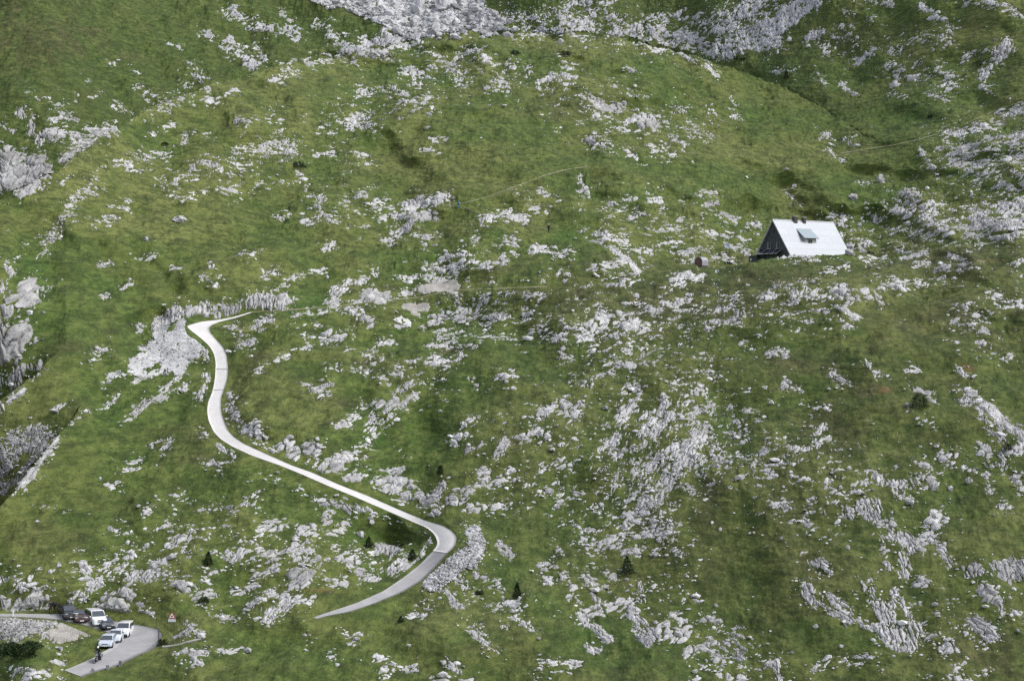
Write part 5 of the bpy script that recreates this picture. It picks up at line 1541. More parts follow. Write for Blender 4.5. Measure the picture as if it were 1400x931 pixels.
M['stonepost'] = rock_mat('hewn_stone', (.22, .215, .22), (.32, .31, .32), (.12, .12, .12), sc=3)
M['skin'] = paint('skin', (.42, .25, .18), .6)
M['black_cloth'] = paint('black_cloth', (.012, .012, .013), .9, var=.3)
M['blue_cloth'] = paint('blue_cloth', (.035, .15, .24), .85, var=.2)
M['pale_cloth'] = paint('pale_cloth', (.38, .48, .50), .85, var=.15)
M['hair'] = paint('dark_hair', (.02, .014, .010), .7)
M['yellow'] = paint('yellow_green_cloth', (.40, .46, .10), .8)
M['needles'] = None
def leaf_mat(name, a, b):
    m, nt, p = new_mat(name)
    n = noise(nt, 2.2, 3, .7, geo_pos(nt))
    g = nt.nodes.new('ShaderNodeNewGeometry')
    c = mix(nt, ramp(nt, n, [(.35, 0), (.65, 1)]), a, b)
    c = mix(nt, g.outputs['Random Per Island'], c, tuple(x*.55 for x in a))
    nt.links.new(c, p.inputs['Base Color']); p.inputs['Roughness'].default_value = .7; p.inputs['Specular IOR Level'].default_value = .2
    return m
M['needles'] = leaf_mat('conifer_needles', (.022, .042, .013), (.045, .075, .022))
M['heath_leaf'] = leaf_mat('dwarf_shrub_leaves', (.026, .038, .012), (.06, .07, .022))
M['bark'] = paint('bark', (.07, .05, .035), .9)

# ------------------------------------------------------------------ the hut: x along the ridge, y towards the front slope, z down from the ridge
YH = 425.0
apex = Vector(((1057-CX)/F*YH, YH, CAMZ+(CY-301.5)/F*YH))
AH = R(35)
hut = empty('mountain_hut', apex - Vector((0, 0, 8.8)), 'steep roofed mountain hut with a pale metal roof and dark gable on the grassy knoll', 'hut', rz=AH)
# local axes: +x = along the ridge to the right and away, -y = front
HL, HH, TA = 17.0, 8.8, math.tan(R(54.2))
def hp(s, w, d):           # s along ridge, w out towards the viewer, d below the ridge
    return Vector((s, -w, HH-d))
w0 = (HH+2.5)/TA
b = MB(); b.loft([[hp(s, -w0+.1, HH+2.5), hp(s, w0-.1, HH+2.5), hp(s, 0.0, .12)] for s in (.25, HL-.25)]); b.build('wall', M['slate'], hut)
for sg in (1, -1):
    wb = 7.9/TA
    b = MB(); nrm = Vector((0, -sg*math.sin(R(54.2)), math.cos(R(54.2))))
    b.slab([hp(-.12, 0, 0), hp(HL+.12, 0, 0), hp(HL+.12, sg*wb, 7.9), hp(-.12, sg*wb, 7.9)][::sg], nrm, .14)
    rf = b.build('roof', M['roof'], hut)
    c = MB(); c.box(hp(-.16, sg*wb/2, 3.95-.05), (.10, .22, math.hypot(wb, 7.9)), Matrix.Rotation(-sg*R(90-54.2), 4, 'X')); c.build('verge_board', M['tin'], rf)
b = MB(); b.cyl(hp(-.15, 0, -.16), hp(HL+.15, 0, -.16), .13, n=8); b.build('ridge_cap', M['tin'], hut)
# dormer
d = MB()
y1 = 3.49
d.loft([[hp(s, y1, 3.72), hp(s, y1, 4.85), hp(s, 1.2, 1.8)] for s in (5.6, 8.9)])
dm = d.build('dormer', M['shutter'], hut)
dn = Vector((0, -.60, .80))
b = MB(); b.slab([hp(5.2, 1.22, 1.66), hp(9.3, 1.22, 1.66), hp(9.3, 3.9, 3.72), hp(5.2, 3.9, 3.72)], dn, .12); b.build('dormer_roof', M['roof_blue'], dm)
b = MB(); b.box(hp(7.15, 3.52, 4.25), (1.0, .08, .82)); b.build('dormer_window', M['glass'], dm)
b = MB()
for s in (6.62, 7.15, 7.68): b.box(hp(s, 3.55, 4.25), (.09, .1, .86))
b.build('window_frame', M['frame'], dm)
for s, w, hgt in ((5.95, .95, .85), (8.45, .75, .7)):
    c = MB(); c.box(hp(s, .15, .35-hgt/2), (w, .7, hgt+1.0)); ch = c.build('chimney', M['brick'], hut)
    c = MB(); c.box(hp(s, .15, -.17-hgt), (w*1.18, .85, .16), bev=.02); c.build('chimney_cap', M['capstone'], ch)
# gable: windows, vent, solar panels, door
for wc in (-1.45, 1.27):
    b = MB(); b.box(hp(.20, wc, 5.2), (.14, 1.05, 1.35)); wn = b.build('window', M['frame'], hut)
    b = MB(); b.box(hp(.125, wc+.17, 5.2), (.06, .42, 1.15)); b.build('pane', M['glass'], wn)
    b = MB(); b.box(hp(.115, wc-.22, 5.2), (.08, .24, 1.15)); b.build('shutter', M['frame'], wn)
    b = MB(); b.box(hp(.08, wc, 5.92), (.3, 1.15, .09)); b.build('sill', M['capstone'], wn)
b = MB(); b.box(hp(.2, 0.0, 2.2), (.12, .5, .62)); b.build('gable_vent', M['dark'], hut)
b = MB(); b.box(hp(.2, -3.75, 5.2), (.12, .16, 1.2)); b.build('drainpipe', M['frame'], hut)
sp = MB(); sp.slab([hp(.2, -4.3, 6.15), hp(.2, 2.4, 6.15), hp(-1.15, 2.4, 6.95), hp(-1.15, -4.3, 6.95)], (-.5, 0, .86), .06); spn = sp.build('solar_panel', M['solar'], hut)
b = MB()
for k in range(5):
    yy = -4.3+6.7*k/4
    b.slab([hp(.2, yy-.05, 6.09), hp(.2, yy+.05, 6.09), hp(-1.17, yy+.05, 6.90), hp(-1.17, yy-.05, 6.90)], (-.5, 0, .86), .05)
b.box(hp(-1.2, -.95, 6.93), (.08, 6.8, .10)); b.build('panel_frame', M['alu'], spn)
b = MB(); b.box(hp(.17, -3.1, 7.95), (.12, .95, 1.8)); dr = b.build('door', M['dark'], hut)
b = MB(); b.ball(hp(.08, -2.75, 7.9), (.08, .08, .08)); b.build('door_handle', M['alu'], dr)
ax = hp(.3, -5.4, 8.1)
b = MB(); b.box(ax, (2.2, 2.5, 1.7)); an = b.build('annex', M['slate'], hut)
b = MB(); b.box(ax+Vector((0, 0, .9)), (2.4, 2.7, .12)); b.build('annex_roof', M['dark'], an)
b = MB(); b.box(ax+Vector((-1.13, .55, .15)), (.08, .25, .5)); b.build('white_lamp', M['white'], an)  # white light on the annex, put in as plain white enamel

def on(u, v, dz=0): p = at(u, v); return Vector((p.x, p.y, p.z+dz))

# ------------------------------------------------------------------ barrel shed and dish above it
p = on(956.5, 364)
sh = empty('barrel_shed', p, 'little arched shed with a brown front and black stovepipe, left of the hut', 'shed', rz=R(-38))
prof = [(-.85, -.4), (.85, -.4), (.85, 1.0)] + [(.85*math.cos(a), 1.0+.85*math.sin(a)) for a in np.linspace(.3, math.pi-.3, 8)] + [(-.85, 1.0)]
b = MB(); b.loft([[Vector((x, y, z)) for x, z in prof] for y in (-.05, 2.2)]); b.build('wall', M['rust_wood'], sh)
arch = [(-.93, .1), (-.93, 1.0)] + [(.93*math.cos(a), 1.0+.93*math.sin(a)) for a in np.linspace(math.pi-.2, .2, 10)] + [(.93, 1.0), (.93, .1)]
inn = [(x*.93, .1+(z-.1)*.955) for x, z in arch][::-1]
b = MB()
b.loft([[Vector((x, y, z)) for x, z in arch+inn] for y in (-.02, 2.35)], caps=True); b.build('roof', M['tin'], sh)
b = MB(); b.box((0, -.09, .55), (.72, .06, 1.5)); dr = b.build('door', paint('plum_door', (.12, .06, .055), .7), sh)
b = MB(); b.ball((.25, -.14, .55), (.06, .06, .06)); b.build('door_handle', M['alu'], dr)
b = MB(); b.cyl((-.25, 1.2, 1.75), (-.25, 1.2, 2.55), .11); b.cyl((-.25, 1.2, 2.55), (-.25, 1.2, 2.66), .17, .14); b.build('chimney', M['dark'], sh)
p = on(994.5, 351)
ds_ = empty('dish_mast', p, 'thin pole carrying a pale bluish round dish, between the shed and the hut', 'dish')
b = MB(); b.cyl((0, 0, -.4), (0, 0, 2.5), .05, n=8); b.build('pole', M['rust_wood'], ds_)
b = MB()
rings = []
for k, (r0, y) in enumerate(((.02, 0), (.3, -.03), (.5, -.10), (.66, -.19), (.66, -.22), (.5, -.13), (.3, -.06), (.02, -.03))):
    rings.append([Vector((r0*math.cos(a), y, r0*.9*math.sin(a)+2.6)) for a in np.linspace(0, 2*math.pi, 17)[:-1]])
b.loft(rings); b.build('dish', paint('dish_enamel', (.50, .54, .62), .4), ds_, smooth=True)
b = MB(); b.cyl((0, -.05, 2.1), (0, -.55, 2.55), .025, n=6); b.ball((0, -.55, 2.58), (.12, .12, .12)); b.build('feed_arm', M['tin'], ds_)

# ------------------------------------------------------------------ vehicles: x forward, y left, z up, origin under the front bumper
def make_car(name, loc, heading, spec, mat, label, cat):
    """heading: direction of the nose in the ground plane, as an angle from the direction towards the camera, positive to the picture's right"""
    ang = math.atan2(-math.cos(heading), math.sin(heading))
    root = empty(name, loc, label, cat, 'vehicles parked along the road', rz=ang)
    L, Wd, H = spec['L'], spec['W']/2, spec['H']
    zb = .22; hood = spec['hood']; cow = spec['cowl']; rf0 = spec['roof0']; rf1 = spec['roof1']; back = L-.05
    belt = hood+.10
    # stations: distance from the nose, half width, top of the lower body, roof half width, roof height
    st = [(0.0, .80*Wd, hood-.26), (.10, .93*Wd, hood-.14), (.45, .985*Wd, hood-.05), (cow*.75, Wd, hood), (cow, Wd, belt), ((cow+rf0)/2, Wd, belt), (rf0, Wd, belt), ((rf0+rf1)/2, Wd, belt+.02), (rf1, Wd, belt+.03), (back-.05, .96*Wd, belt+.02), (L, .88*Wd, belt-.08)]
    rings = []
    for (x, w, zt) in st:
        lo = zb+(.10 if x < .2 or x > L-.2 else 0)
        half = [(w*.90, lo), (w*.99, lo+.16), (w, (lo+zt)/2), (w*.975, zt-.06), (w*.90, zt)]
        rings.append([Vector((-x, y, z)) for y, z in half] + [Vector((-x, -y, z)) for y, z in half[::-1]])
    b = MB(); b.loft(rings)
    # cabin
    rw = spec.get('rw', .80)*Wd
    cb = [(cow-.02, .90*Wd, belt-.05, belt-.02), (rf0, rw, belt-.05, H-.03), ((rf0+rf1)/2, rw*1.01, belt-.05, H), (rf1, rw, belt-.05, H-.04), (spec['tail'], .88*Wd, belt-.05, belt+.03)]
    rr = []
    for (x, w, z0, z1) in cb:
        wl = .905*Wd
        half = [(wl, z0), ((wl+w)/2, (z0+z1)/2), (w, z1-.05), (w*.86, z1)]
        rr.append([Vector((-x, y, z)) for y, z in half] + [Vector((-x, -y, z)) for y, z in half[::-1]])
    b.loft(rr)
    b.build('body', mat, root, smooth=True, auto=32)
    # glass, set a few millimetres proud of the cabin
    def quad(name, pts, m, par=root):
        c = MB(); a, bb, cc, dd = map(Vector, pts); n = (bb-a).cross(dd-a).normalized()
        ctr = (a+bb+cc+dd)/4
        if n.dot(ctr-Vector((-L/2, 0, .6))) < 0: n = -n
        c.slab([a+n*.006, bb+n*.006, cc+n*.006, dd+n*.006], n, .012); return c.build(name, m, par)
    e = .07
    def lerp(p, q, t): return Vector(p)*(1-t)+Vector(q)*t
    z1 = H-.06
    quad('windscreen', [lerp((-cow, .86*Wd, belt), (-rf0, rw*.90, H-.03), .06), lerp((-cow, -.86*Wd, belt), (-rf0, -rw*.90, H-.03), .06), lerp((-cow, -.86*Wd, belt), (-rf0, -rw*.86, H-.03), .90), lerp((-cow, .86*Wd, belt), (-rf0, rw*.86, H-.03), .90)], M['screen'])
    quad('rear_window', [lerp((-spec['tail'], .82*Wd, belt), (-rf1, rw*.85, H-.04), .12), lerp((-spec['tail'], -.82*Wd, belt), (-rf1, -rw*.85, H-.04), .12), lerp((-spec['tail'], -.82*Wd, belt), (-rf1, -rw*.85, H-.04), .85), lerp((-spec['tail'], .82*Wd, belt), (-rf1, rw*.85, H-.04), .85)], M['screen'])
    for sg in (1, -1):
        def sp_(x, t):      # on the side of the cabin at distance x, t up
            if x < rf0: q = (x-cow)/(rf0-cow); top = belt+(H-.08-belt)*q; wt = .90*Wd+(rw-.90*Wd)*q
            elif x > rf1: q = (spec['tail']-x)/(spec['tail']-rf1); top = belt+(H-.08-belt)*q; wt = .88*Wd+(rw-.88*Wd)*q
            else: top = H-.08; wt = rw
            return Vector((-x, sg*((.905*Wd)*(1-t)+wt*t+.004), belt+.02+(top-belt-.02)*t))
        mid = (rf0+rf1)/2+.05
        quad('side_window', [sp_(cow+.38*(rf0-cow), .06), sp_(mid-.05, .06), sp_(mid-.05, .90), sp_(rf0-.02, .90)], M['screen'])
        if spec.get('rear_glass', True):
            quad('side_window', [sp_(mid+.05, .06), sp_(rf1+.25*(spec['tail']-rf1), .06), sp_(rf1-.05, .90), sp_(mid+.05, .90)], M['screen'])
        c = MB(); c.box((-cow-.22, sg*(Wd+.10), belt+.06), (.10, .20, .15), bev=.03); c.build('wing_mirror', mat if not spec.get('dark_trim') else M['plastic'], root)
        c = MB(); c.box((-.13, sg*Wd*.72, hood-.20), (.16, .36*Wd+.02, .14), bev=.04); c.build('headlight', M['lamp'], root)
        c = MB(); c.box((-L+.04, sg*Wd*.80, belt-.10), (.08, .20, .30), bev=.02); c.build('tail_light', M['red'], root)
        for x in (spec['ax0'], spec['ax1']):
            r = spec.get('r', .32)
            c = MB(); c.ring((-x, sg*(Wd-.10), r), (0, 1, 0), r-.085, .09, 20, 8); wh = c.build('wheel', M['tyre'], root, smooth=True)
            c = MB(); c.cyl((-x, sg*(Wd-.15), r), (-x, sg*(Wd-.035), r), r-.12, r-.14, 16); c.build('rim', M['alu'], wh)
            c = MB(); c.cyl((-x, sg*(Wd-.25), r), (-x, sg*(Wd+.004), r), r+.06, r+.06, 18); c.build('wheel_arch', M['plastic'], root)
    c = MB(); c.box((-.10, 0, .42), (.26, Wd*1.72, .22 if not spec.get('dark_trim') else .34), bev=.05); c.build('front_bumper', M['plastic'] if spec.get('dark_trim') else mat, root)
    c = MB(); c.box((-.035, 0, hood-.27), (.10, Wd*.85, .12), bev=.02); c.build('grille', M['plastic'], root)
    c = MB(); c.box((.035, 0, .43), (.02, .50, .11)); c.build('number_plate', M['white'], root)
    c = MB(); c.box((-L+.08, 0, .45), (.24, Wd*1.75, .26), bev=.05); c.build('rear_bumper', mat, root)
    return root
HATCH = dict(L=4.1, W=1.76, H=1.46, hood=.86, cowl=1.05, roof0=1.85, roof1=3.5, tail=4.0, ax0=.80, ax1=3.35, r=.31)
WAGON = dict(L=4.4, W=1.74, H=1.48, hood=.84, cowl=1.15, roof0=1.95, roof1=3.9, tail=4.35, ax0=.85, ax1=3.5, r=.31)
SEDAN = dict(L=4.4, W=1.78, H=1.45, hood=.88, cowl=1.2, roof0=2.0, roof1=3.3, tail=4.15, ax0=.85, ax1=3.5, r=.32)
SUV = dict(L=4.4, W=1.82, H=1.64, hood=1.0, cowl=1.1, roof0=1.85, roof1=3.8, tail=4.35, ax0=.85, ax1=3.5, r=.34)
MPV = dict(L=4.3, W=1.85, H=1.78, hood=1.02, cowl=.85, roof0=1.75, roof1=3.9, tail=4.28, ax0=.85, ax1=3.5, r=.33)
SMALLVAN = dict(L=4.2, W=1.80, H=1.82, hood=1.05, cowl=.95, roof0=1.75, roof1=3.95, tail=4.18, ax0=.85, ax1=3.5, r=.32, rw=.86, dark_trim=True)
VAN = dict(L=4.9, W=1.92, H=1.98, hood=1.12, cowl=.85, roof0=1.70, roof1=4.6, tail=4.87, ax0=.95, ax1=3.95, r=.34, rw=.86)
def car_at(u, v): 
    P = base(u, v)[0]; return Vector((P[0], P[1], P[2]+.03))
CARS = [('black_car', 98.5, 848.3, 27, MPV, 'car_black', 'black people carrier, hindmost of the seven parked vehicles', 'car'),
 ('brown_car', 112, 853.2, 27, SUV, 'car_brown', 'brownish red car parked between the black car and the tall white van', 'car'),
 ('white_van', 137.5, 857.3, 25, VAN, 'car_white', 'tall white passenger van with dark side windows', 'van'),
 ('dark_grey_car', 149, 862.2, 24, HATCH, 'car_grey', 'dark grey car squeezed between the two white vans', 'car'),
 ('small_van', 165.5, 873.0, -1, SMALLVAN, 'car_white', 'small white box van with a black bumper beside the road lane', 'van'),
 ('white_car', 154.5, 879.8, 0, SEDAN, 'car_pale', 'white car parked between the small white van and the silver car', 'car'),
 ('silver_car', 143, 887.3, 1, WAGON, 'car_silver', 'silver estate car at the front of the parked row, behind the motorcycle', 'car')]
for nm, u, v, hd, spec, mt, label, cat in CARS:
    make_car(nm, car_at(u, v), R(hd), spec, M[mt], label, cat)

# ------------------------------------------------------------------ people
def skin(name, joints, edges, mat, parent=None, root='pelvis', sub=1):
    me = bpy.data.meshes.new(name); keys = list(joints)
    me.from_pydata([joints[k][0] for k in keys], [(keys.index(a), keys.index(b)) for a, b in edges], [])
    o = bpy.data.objects.new(name, me); COL.objects.link(o)
    md = o.modifiers.new('skin', 'SKIN'); md.use_smooth_shade = True
    for i, k in enumerate(keys):
        sv = me.skin_vertices[0].data[i]; r = joints[k][1]; sv.radius = (r, r) if not isinstance(r, tuple) else r
        sv.use_root = (k == root)
    o.modifiers.new('sub', 'SUBSURF').levels = sub
    dg = bpy.context.evaluated_depsgraph_get(); dg.update()
    m2 = bpy.data.meshes.new_from_object(o.evaluated_get(dg)); o.modifiers.clear(); o.data = m2; bpy.data.meshes.remove(me)
    m2.materials.clear(); m2.materials.append(mat)
    if parent: o.parent = parent
    return o
def person(loc, rz, label, J, top, legs, head, hs=1.0, extra=None):
    e = empty('person', loc, label, 'person', rz=rz)
    j = dict(J)
    edges = [('pelvis', 'waist'), ('waist', 'chest'), ('chest', 'neck'), ('neck', 'skull'), ('skull', 'crown')]
    for s in 'lr':
        edges += [('chest', 'sho'+s), ('sho'+s, 'elb'+s), ('elb'+s, 'wri'+s), ('wri'+s, 'palm'+s), ('pelvis', 'hip'+s), ('hip'+s, 'kne'+s), ('kne'+s, 'ank'+s), ('ank'+s, 'toe'+s)]
        pw = Vector(j['palm'+s][0]); d = (pw-Vector(j['wri'+s][0])).normalized(); sd = d.cross(Vector((0, 1, .2))).normalized() if abs(d.y) < .8 else Vector((1, 0, 0))
        for i, (off, ln) in enumerate(((-.034, .065), (-.012, .08), (.011, .075), (.033, .058), (.05, .03))):
            nm = 'f%d%s' % (i, s); j[nm] = (tuple(pw + sd*off + d*(ln if i < 4 else .0) + Vector((0, -.01, -.008))), .009); edges.append(('palm'+s, nm))
    bo = skin('body', j, edges, M['skin'], e)
    bo.data.materials.append(legs)
    bare = [Vector(j[k][0]) for k in ('skull', 'crown', 'palml', 'palmr')]
    for f in bo.data.polygons:
        f.material_index = 0 if min((f.center-q).length for q in bare) < .10 else 1
    def part(nm, ks, eds, mat, g, root): skin(nm, {k: (J[k][0], J[k][1]*g if not isinstance(J[k][1], tuple) else tuple(x*g for x in J[k][1])) for k in ks}, eds, mat, e, root)
    part('jacket', ['pelvis', 'waist', 'chest', 'shol', 'elbl', 'wril', 'shor', 'elbr', 'wrir'], [('pelvis', 'waist'), ('waist', 'chest'), ('chest', 'shol'), ('shol', 'elbl'), ('elbl', 'wril'), ('chest', 'shor'), ('shor', 'elbr'), ('elbr', 'wrir')], top, 1.22, 'waist')
    part('trousers', ['pelvis', 'hipl', 'knel', 'ankl', 'hipr', 'kner', 'ankr'], [('pelvis', 'hipl'), ('hipl', 'knel'), ('knel', 'ankl'), ('pelvis', 'hipr'), ('hipr', 'kner'), ('kner', 'ankr')], legs, 1.2, 'pelvis')
    c = J['crown'][0]; k = J['skull'][0]
    b = MB(); b.ball(((c[0]+k[0])/2, (c[1]+k[1])/2+.015, (c[2]+k[2])/2+.035), (.205*hs, .235*hs, .22*hs), 12); b.build(head[0], head[1], e, smooth=True)
    if head[0] == 'helmet':
        b = MB(); b.box(((c[0]+k[0])/2, (c[1]+k[1])/2-.10, (c[2]+k[2])/2+.0), (.17, .06, .09), bev=.02); b.build('visor', M['glass'], e)
    for s in 'lr':
        t = Vector(J['toe'+s][0]); a = Vector(J['ank'+s][0]); b = MB(); b.box(((t.x+a.x)/2, (t.y+a.y)/2-.02, min(t.z, a.z)-.0), (.105, .29, .10), Matrix.Rotation(math.atan2(t.x-a.x, -(t.y-a.y)), 4, 'Z'), bev=.03); b.build('shoe', M['dark'], e)
    if extra: extra(e)
    return e
def standing(stride=.0, lean=0.0, arm=.12):
    # facing -y
    return {'pelvis': ((0, 0, .93), .13), 'waist': ((0, -lean*.15, 1.08), .115), 'chest': ((0, -lean*.45, 1.34), .135), 'neck': ((0, -lean*.6, 1.50), .055), 'skull': ((0, -lean*.72-.01, 1.60), .085), 'crown': ((0, -lean*.78, 1.69), .085),
     'shol': ((.19, -lean*.45, 1.42), .062), 'elbl': ((.25, -lean*.3+arm, 1.14), .045), 'wril': ((.24, -.10+arm*.3, .90), .03), 'palml': ((.235, -.13+arm*.2, .82), .032),
     'shor': ((-.19, -lean*.45, 1.42), .062), 'elbr': ((-.25, -lean*.3-arm*.3, 1.14), .045), 'wrir': ((-.24, -.12-arm, .92), .03), 'palmr': ((-.235, -.15-arm, .84), .032),
     'hipl': ((.10, 0, .88), .09), 'knel': ((.11, -stride*.5-.02, .49), .06), 'ankl': ((.11, -stride, .09), .042), 'toel': ((.12, -stride-.17, .04), .03),
     'hipr': ((-.10, 0, .88), .09), 'kner': ((-.11, stride*.25-.03, .49), .06), 'ankr': ((-.11, stride, .09), .042), 'toer': ((-.12, stride-.17, .04), .03)}
def pack(mat, size=(.32, .20, .48), z=1.22, y=.22):
    def f(e):
        b = MB(); b.box((0, y, z), size, bev=.06); r = b.build('backpack', mat, e, smooth=True)
        b = MB()
        for s in (.1, -.1): b.box((s, y-.19, z+.16), (.04, .26, .05))
        b.build('strap', M['plastic'], r)
    return f
def bent():
    J = standing(.12, .0)
    J.update({'waist': ((0, -.10, 1.04), .115), 'chest': ((0, -.32, 1.16), .135), 'neck': ((0, -.46, 1.22), .055), 'skull': ((0, -.54, 1.25), .085), 'crown': ((0, -.60, 1.30), .085),
     'shol': ((.19, -.34, 1.18), .062), 'elbl': ((.22, -.40, .92), .045), 'wril': ((.16, -.52, .74), .03), 'palml': ((.14, -.57, .68), .032), 'shor': ((-.19, -.34, 1.18), .062), 'elbr': ((-.22, -.40, .92), .045), 'wrir': ((-.16, -.52, .74), .03), 'palmr': ((-.14, -.57, .68), .032)})
    return J
P = car_at(69.0, 839.2); person(P, R(20), 'person standing in black clothes on the back road, left of the stooping one', standing(.18, .05), M['black_cloth'], M['black_cloth'], ('hair', M['hair']))
P = car_at(74.3, 839.0); person(P, R(95), 'person in black stooping on the back road under a bulky black pack', bent(), M['black_cloth'], M['black_cloth'], ('hair', M['hair']), extra=pack(M['black_cloth'], (.42, .34, .5), 1.30, -.02))
P = on(625.8, 284.6); person(P, R(-60), 'hiker in blue clothes beside the path post on the middle slope', standing(.2, .04), M['blue_cloth'], M['blue_cloth'], ('hat', M['blue_cloth']), extra=pack(M['pale_cloth']))
P = on(751.2, 317.2); person(P, R(150), 'hiker in black walking on the thin path in the photo centre', standing(.25, .06), M['black_cloth'], M['black_cloth'], ('hat', M['pale_cloth']))

# ------------------------------------------------------------------ motorcycle (x forward) and its rider
mp = car_at(134.2, 904.3); mh = R(-8); mang = math.atan2(-math.cos(mh), math.sin(mh))
mc = empty('motorcycle', mp, 'dark touring motorcycle with grey side cases riding down the road', 'motorcycle', rz=mang)
for x in (.75, -.75):
    b = MB(); b.ring((x, 0, .33), (0, 1, 0), .26, .075, 22, 8); wl = b.build('wheel', M['tyre'], mc, smooth=True)
    b = MB(); b.cyl((x, -.03, .33), (x, .03, .33), .20, .20, 16); b.build('rim', M['plastic'], wl)
b = MB()
for s in (.09, -.09): b.cyl((.75, s, .33), (.48, s, 1.0), .035, n=8)
b.build('fork', M['alu'], mc)
b = MB(); b.loft([[Vector((x, y*w, z0+(z1-z0)*t)) for y, t in ((-1, 0), (-1.1, .5), (-.6, 1), (.6, 1), (1.1, .5), (1, 0))] for x, w, z0, z1 in ((.45, .14, .62, 1.02), (.15, .17, .45, 1.03), (-.15, .15, .42, .9), (-.5, .13, .55, .86), (-.85, .08, .74, .90))]); b.build('body', M['car_black'], mc, smooth=True, auto=40)
b = MB(); b.loft([[Vector((x, y*w, z)) for y, z in ((-1, z0), (-1.1, (z0+z1)/2), (-.4, z1), (.4, z1), (1.1, (z0+z1)/2), (1, z0))] for x, w, z0, z1 in ((.80, .09, .80, .98), (.62, .21, .74, 1.10), (.40, .19, .74, 1.08))]); fr = b.build('fairing', M['car_grey'], mc, smooth=True, auto=40)
b = MB(); b.box((.82, 0, .90), (.05, .15, .09), bev=.02); b.build('headlight', M['lamp'], fr)
b = MB(); b.slab([(.66, -.17, 1.08), (.66, .17, 1.08), (.46, .14, 1.38), (.46, -.14, 1.38)], (.8, 0, .5), .012); b.build('windshield', M['screen'], fr)
b = MB(); b.cyl((.42, -.40, 1.10), (.42, .40, 1.10), .018, n=8); hb = b.build('handlebar', M['plastic'], mc)
for s in (1, -1):
    b = MB(); b.box((.46, s*.42, 1.24), (.04, .14, .09), bev=.02); b.build('mirror', M['plastic'], hb)
    b = MB(); b.box((-.62, s*.38, .72), (.52, .22, .36), bev=.04); b.build('side_case', M['alu'], mc)
b = MB(); b.box((-.20, 0, .90), (.75, .30, .12), bev=.04); b.build('seat', M['plastic'], mc)
b = MB(); b.box((-.20, 0, .45), (.5, .32, .35), bev=.06); b.build('engine', M['dark'], mc)
RJ = {'pelvis': ((0, .18, 1.02), .13), 'waist': ((0, .12, 1.18), .12), 'chest': ((0, .0, 1.42), .14), 'neck': ((0, -.06, 1.56), .06), 'skull': ((0, -.09, 1.65), .085), 'crown': ((0, -.09, 1.73), .085),
 'shol': ((.20, .0, 1.46), .065), 'elbl': ((.36, -.20, 1.24), .05), 'wril': ((.36, -.40, 1.14), .035), 'palml': ((.35, -.45, 1.12), .035), 'shor': ((-.20, .0, 1.46), .065), 'elbr': ((-.36, -.20, 1.24), .05), 'wrir': ((-.36, -.40, 1.14), .035), 'palmr': ((-.35, -.45, 1.12), .035),
 'hipl': ((.12, .15, .98), .10), 'knel': ((.25, -.26, .86), .07), 'ankl': ((.24, .02, .42), .05), 'toel': ((.25, -.14, .36), .035), 'hipr': ((-.12, .15, .98), .10), 'kner': ((-.25, -.26, .86), .07), 'ankr': ((-.24, .02, .42), .05), 'toer': ((-.25, -.14, .36), .035)}
person(mp, mang+R(90), 'motorcycle rider in dark gear with a pale helmet, leaning on the handlebar', RJ, M['black_cloth'], M['black_cloth'], ('helmet', M['white']), 1.3)

# ------------------------------------------------------------------ signs, posts
p = on(235, 857)
sg = empty('warning_sign', p, 'red bordered triangular warning sign over a white plate on the grassy bank', 'sign', rz=R(-6))
zt = (857-849.5)*p.y/F
b = MB(); b.cyl((0, .06, -.4), (0, .06, zt+1.15), .035, n=8); b.build('post', M['post'], sg)
T0 = zt+.38; S_ = 1.0
def tri(s, cz): return [Vector((-s/2, 0, cz-s*.2887)), Vector((s/2, 0, cz-s*.2887)), Vector((0, 0, cz+s*.577))]
cz = T0+S_*.2887
b = MB(); b.slab([p_+Vector((0, 0, 0)) for p_ in tri(S_, cz)], (0, 1, 0), .03); tp = b.build('triangle_panel', M['red'], sg)
b = MB(); b.slab([p_+Vector((0, -.006, 0)) for p_ in tri(S_*.70, cz)], (0, 1, 0), .005); wf = b.build('white_field', M['white'], tp)
b = MB(); b.slab([Vector((x, -.011, cz+z)) for x, z in ((-.13, -.06), (.13, -.06), (.14, .01), (.08, .03), (.05, .10), (-.05, .10), (-.08, .03), (-.14, .01))], (0, 1, 0), .004)
for s in (-.07, .07): b.slab([Vector((s+x, -.011, cz+z)) for x, z in ((-.02, -.17), (.02, -.17), (.04, -.13), (.0, -.10), (.02, -.075), (-.02, -.075), (-.04, -.10), (0, -.13))], (0, 1, 0), .004)
b.build('pictogram', M['dark'], wf)
b = MB(); b.box((0, .015, T0-.24), (.98, .03, .36), bev=.005); b.build('text_plate', paint('plate_grey', (.62, .62, .64), .4), sg)
p = on(217.3, 883.0); hh = 25*p.y/F
po = empty('road_post', p, 'tall thin grey post at the outer edge of the road bend', 'post')
b = MB(); b.box((0, 0, hh/2-.2), (.17, .12, hh+.4), bev=.02); b.build('shaft', M['post'], po)
b = MB(); b.box((0, 0, hh+.02), (.20, .15, .05), bev=.01); b.build('cap', M['tin'], po)
for u, v, w, h, lb in ((164.5, 910, .36, .62, 'squat grey guard stone at the road edge, right one of three'), (147, 914.8, .36, .52, 'squat grey guard stone at the road edge, middle one of three'), (126.8, 917.5, .34, .36, 'squat grey guard stone at the road edge, left and lowest of three')):
    p = car_at(u, v)
    b = MB(); b.box((0, 0, h/2-.15), (w, .28, h+.3), Matrix.Rotation(R(random.uniform(-4, 4)), 4, 'Y'), bev=.05)
    o = b.build('guard_stone', M['stonepost']); o.location = p; tag(o, lb, 'guard stone', 'guard stones along the road edge')
p = car_at(18, 842.5)
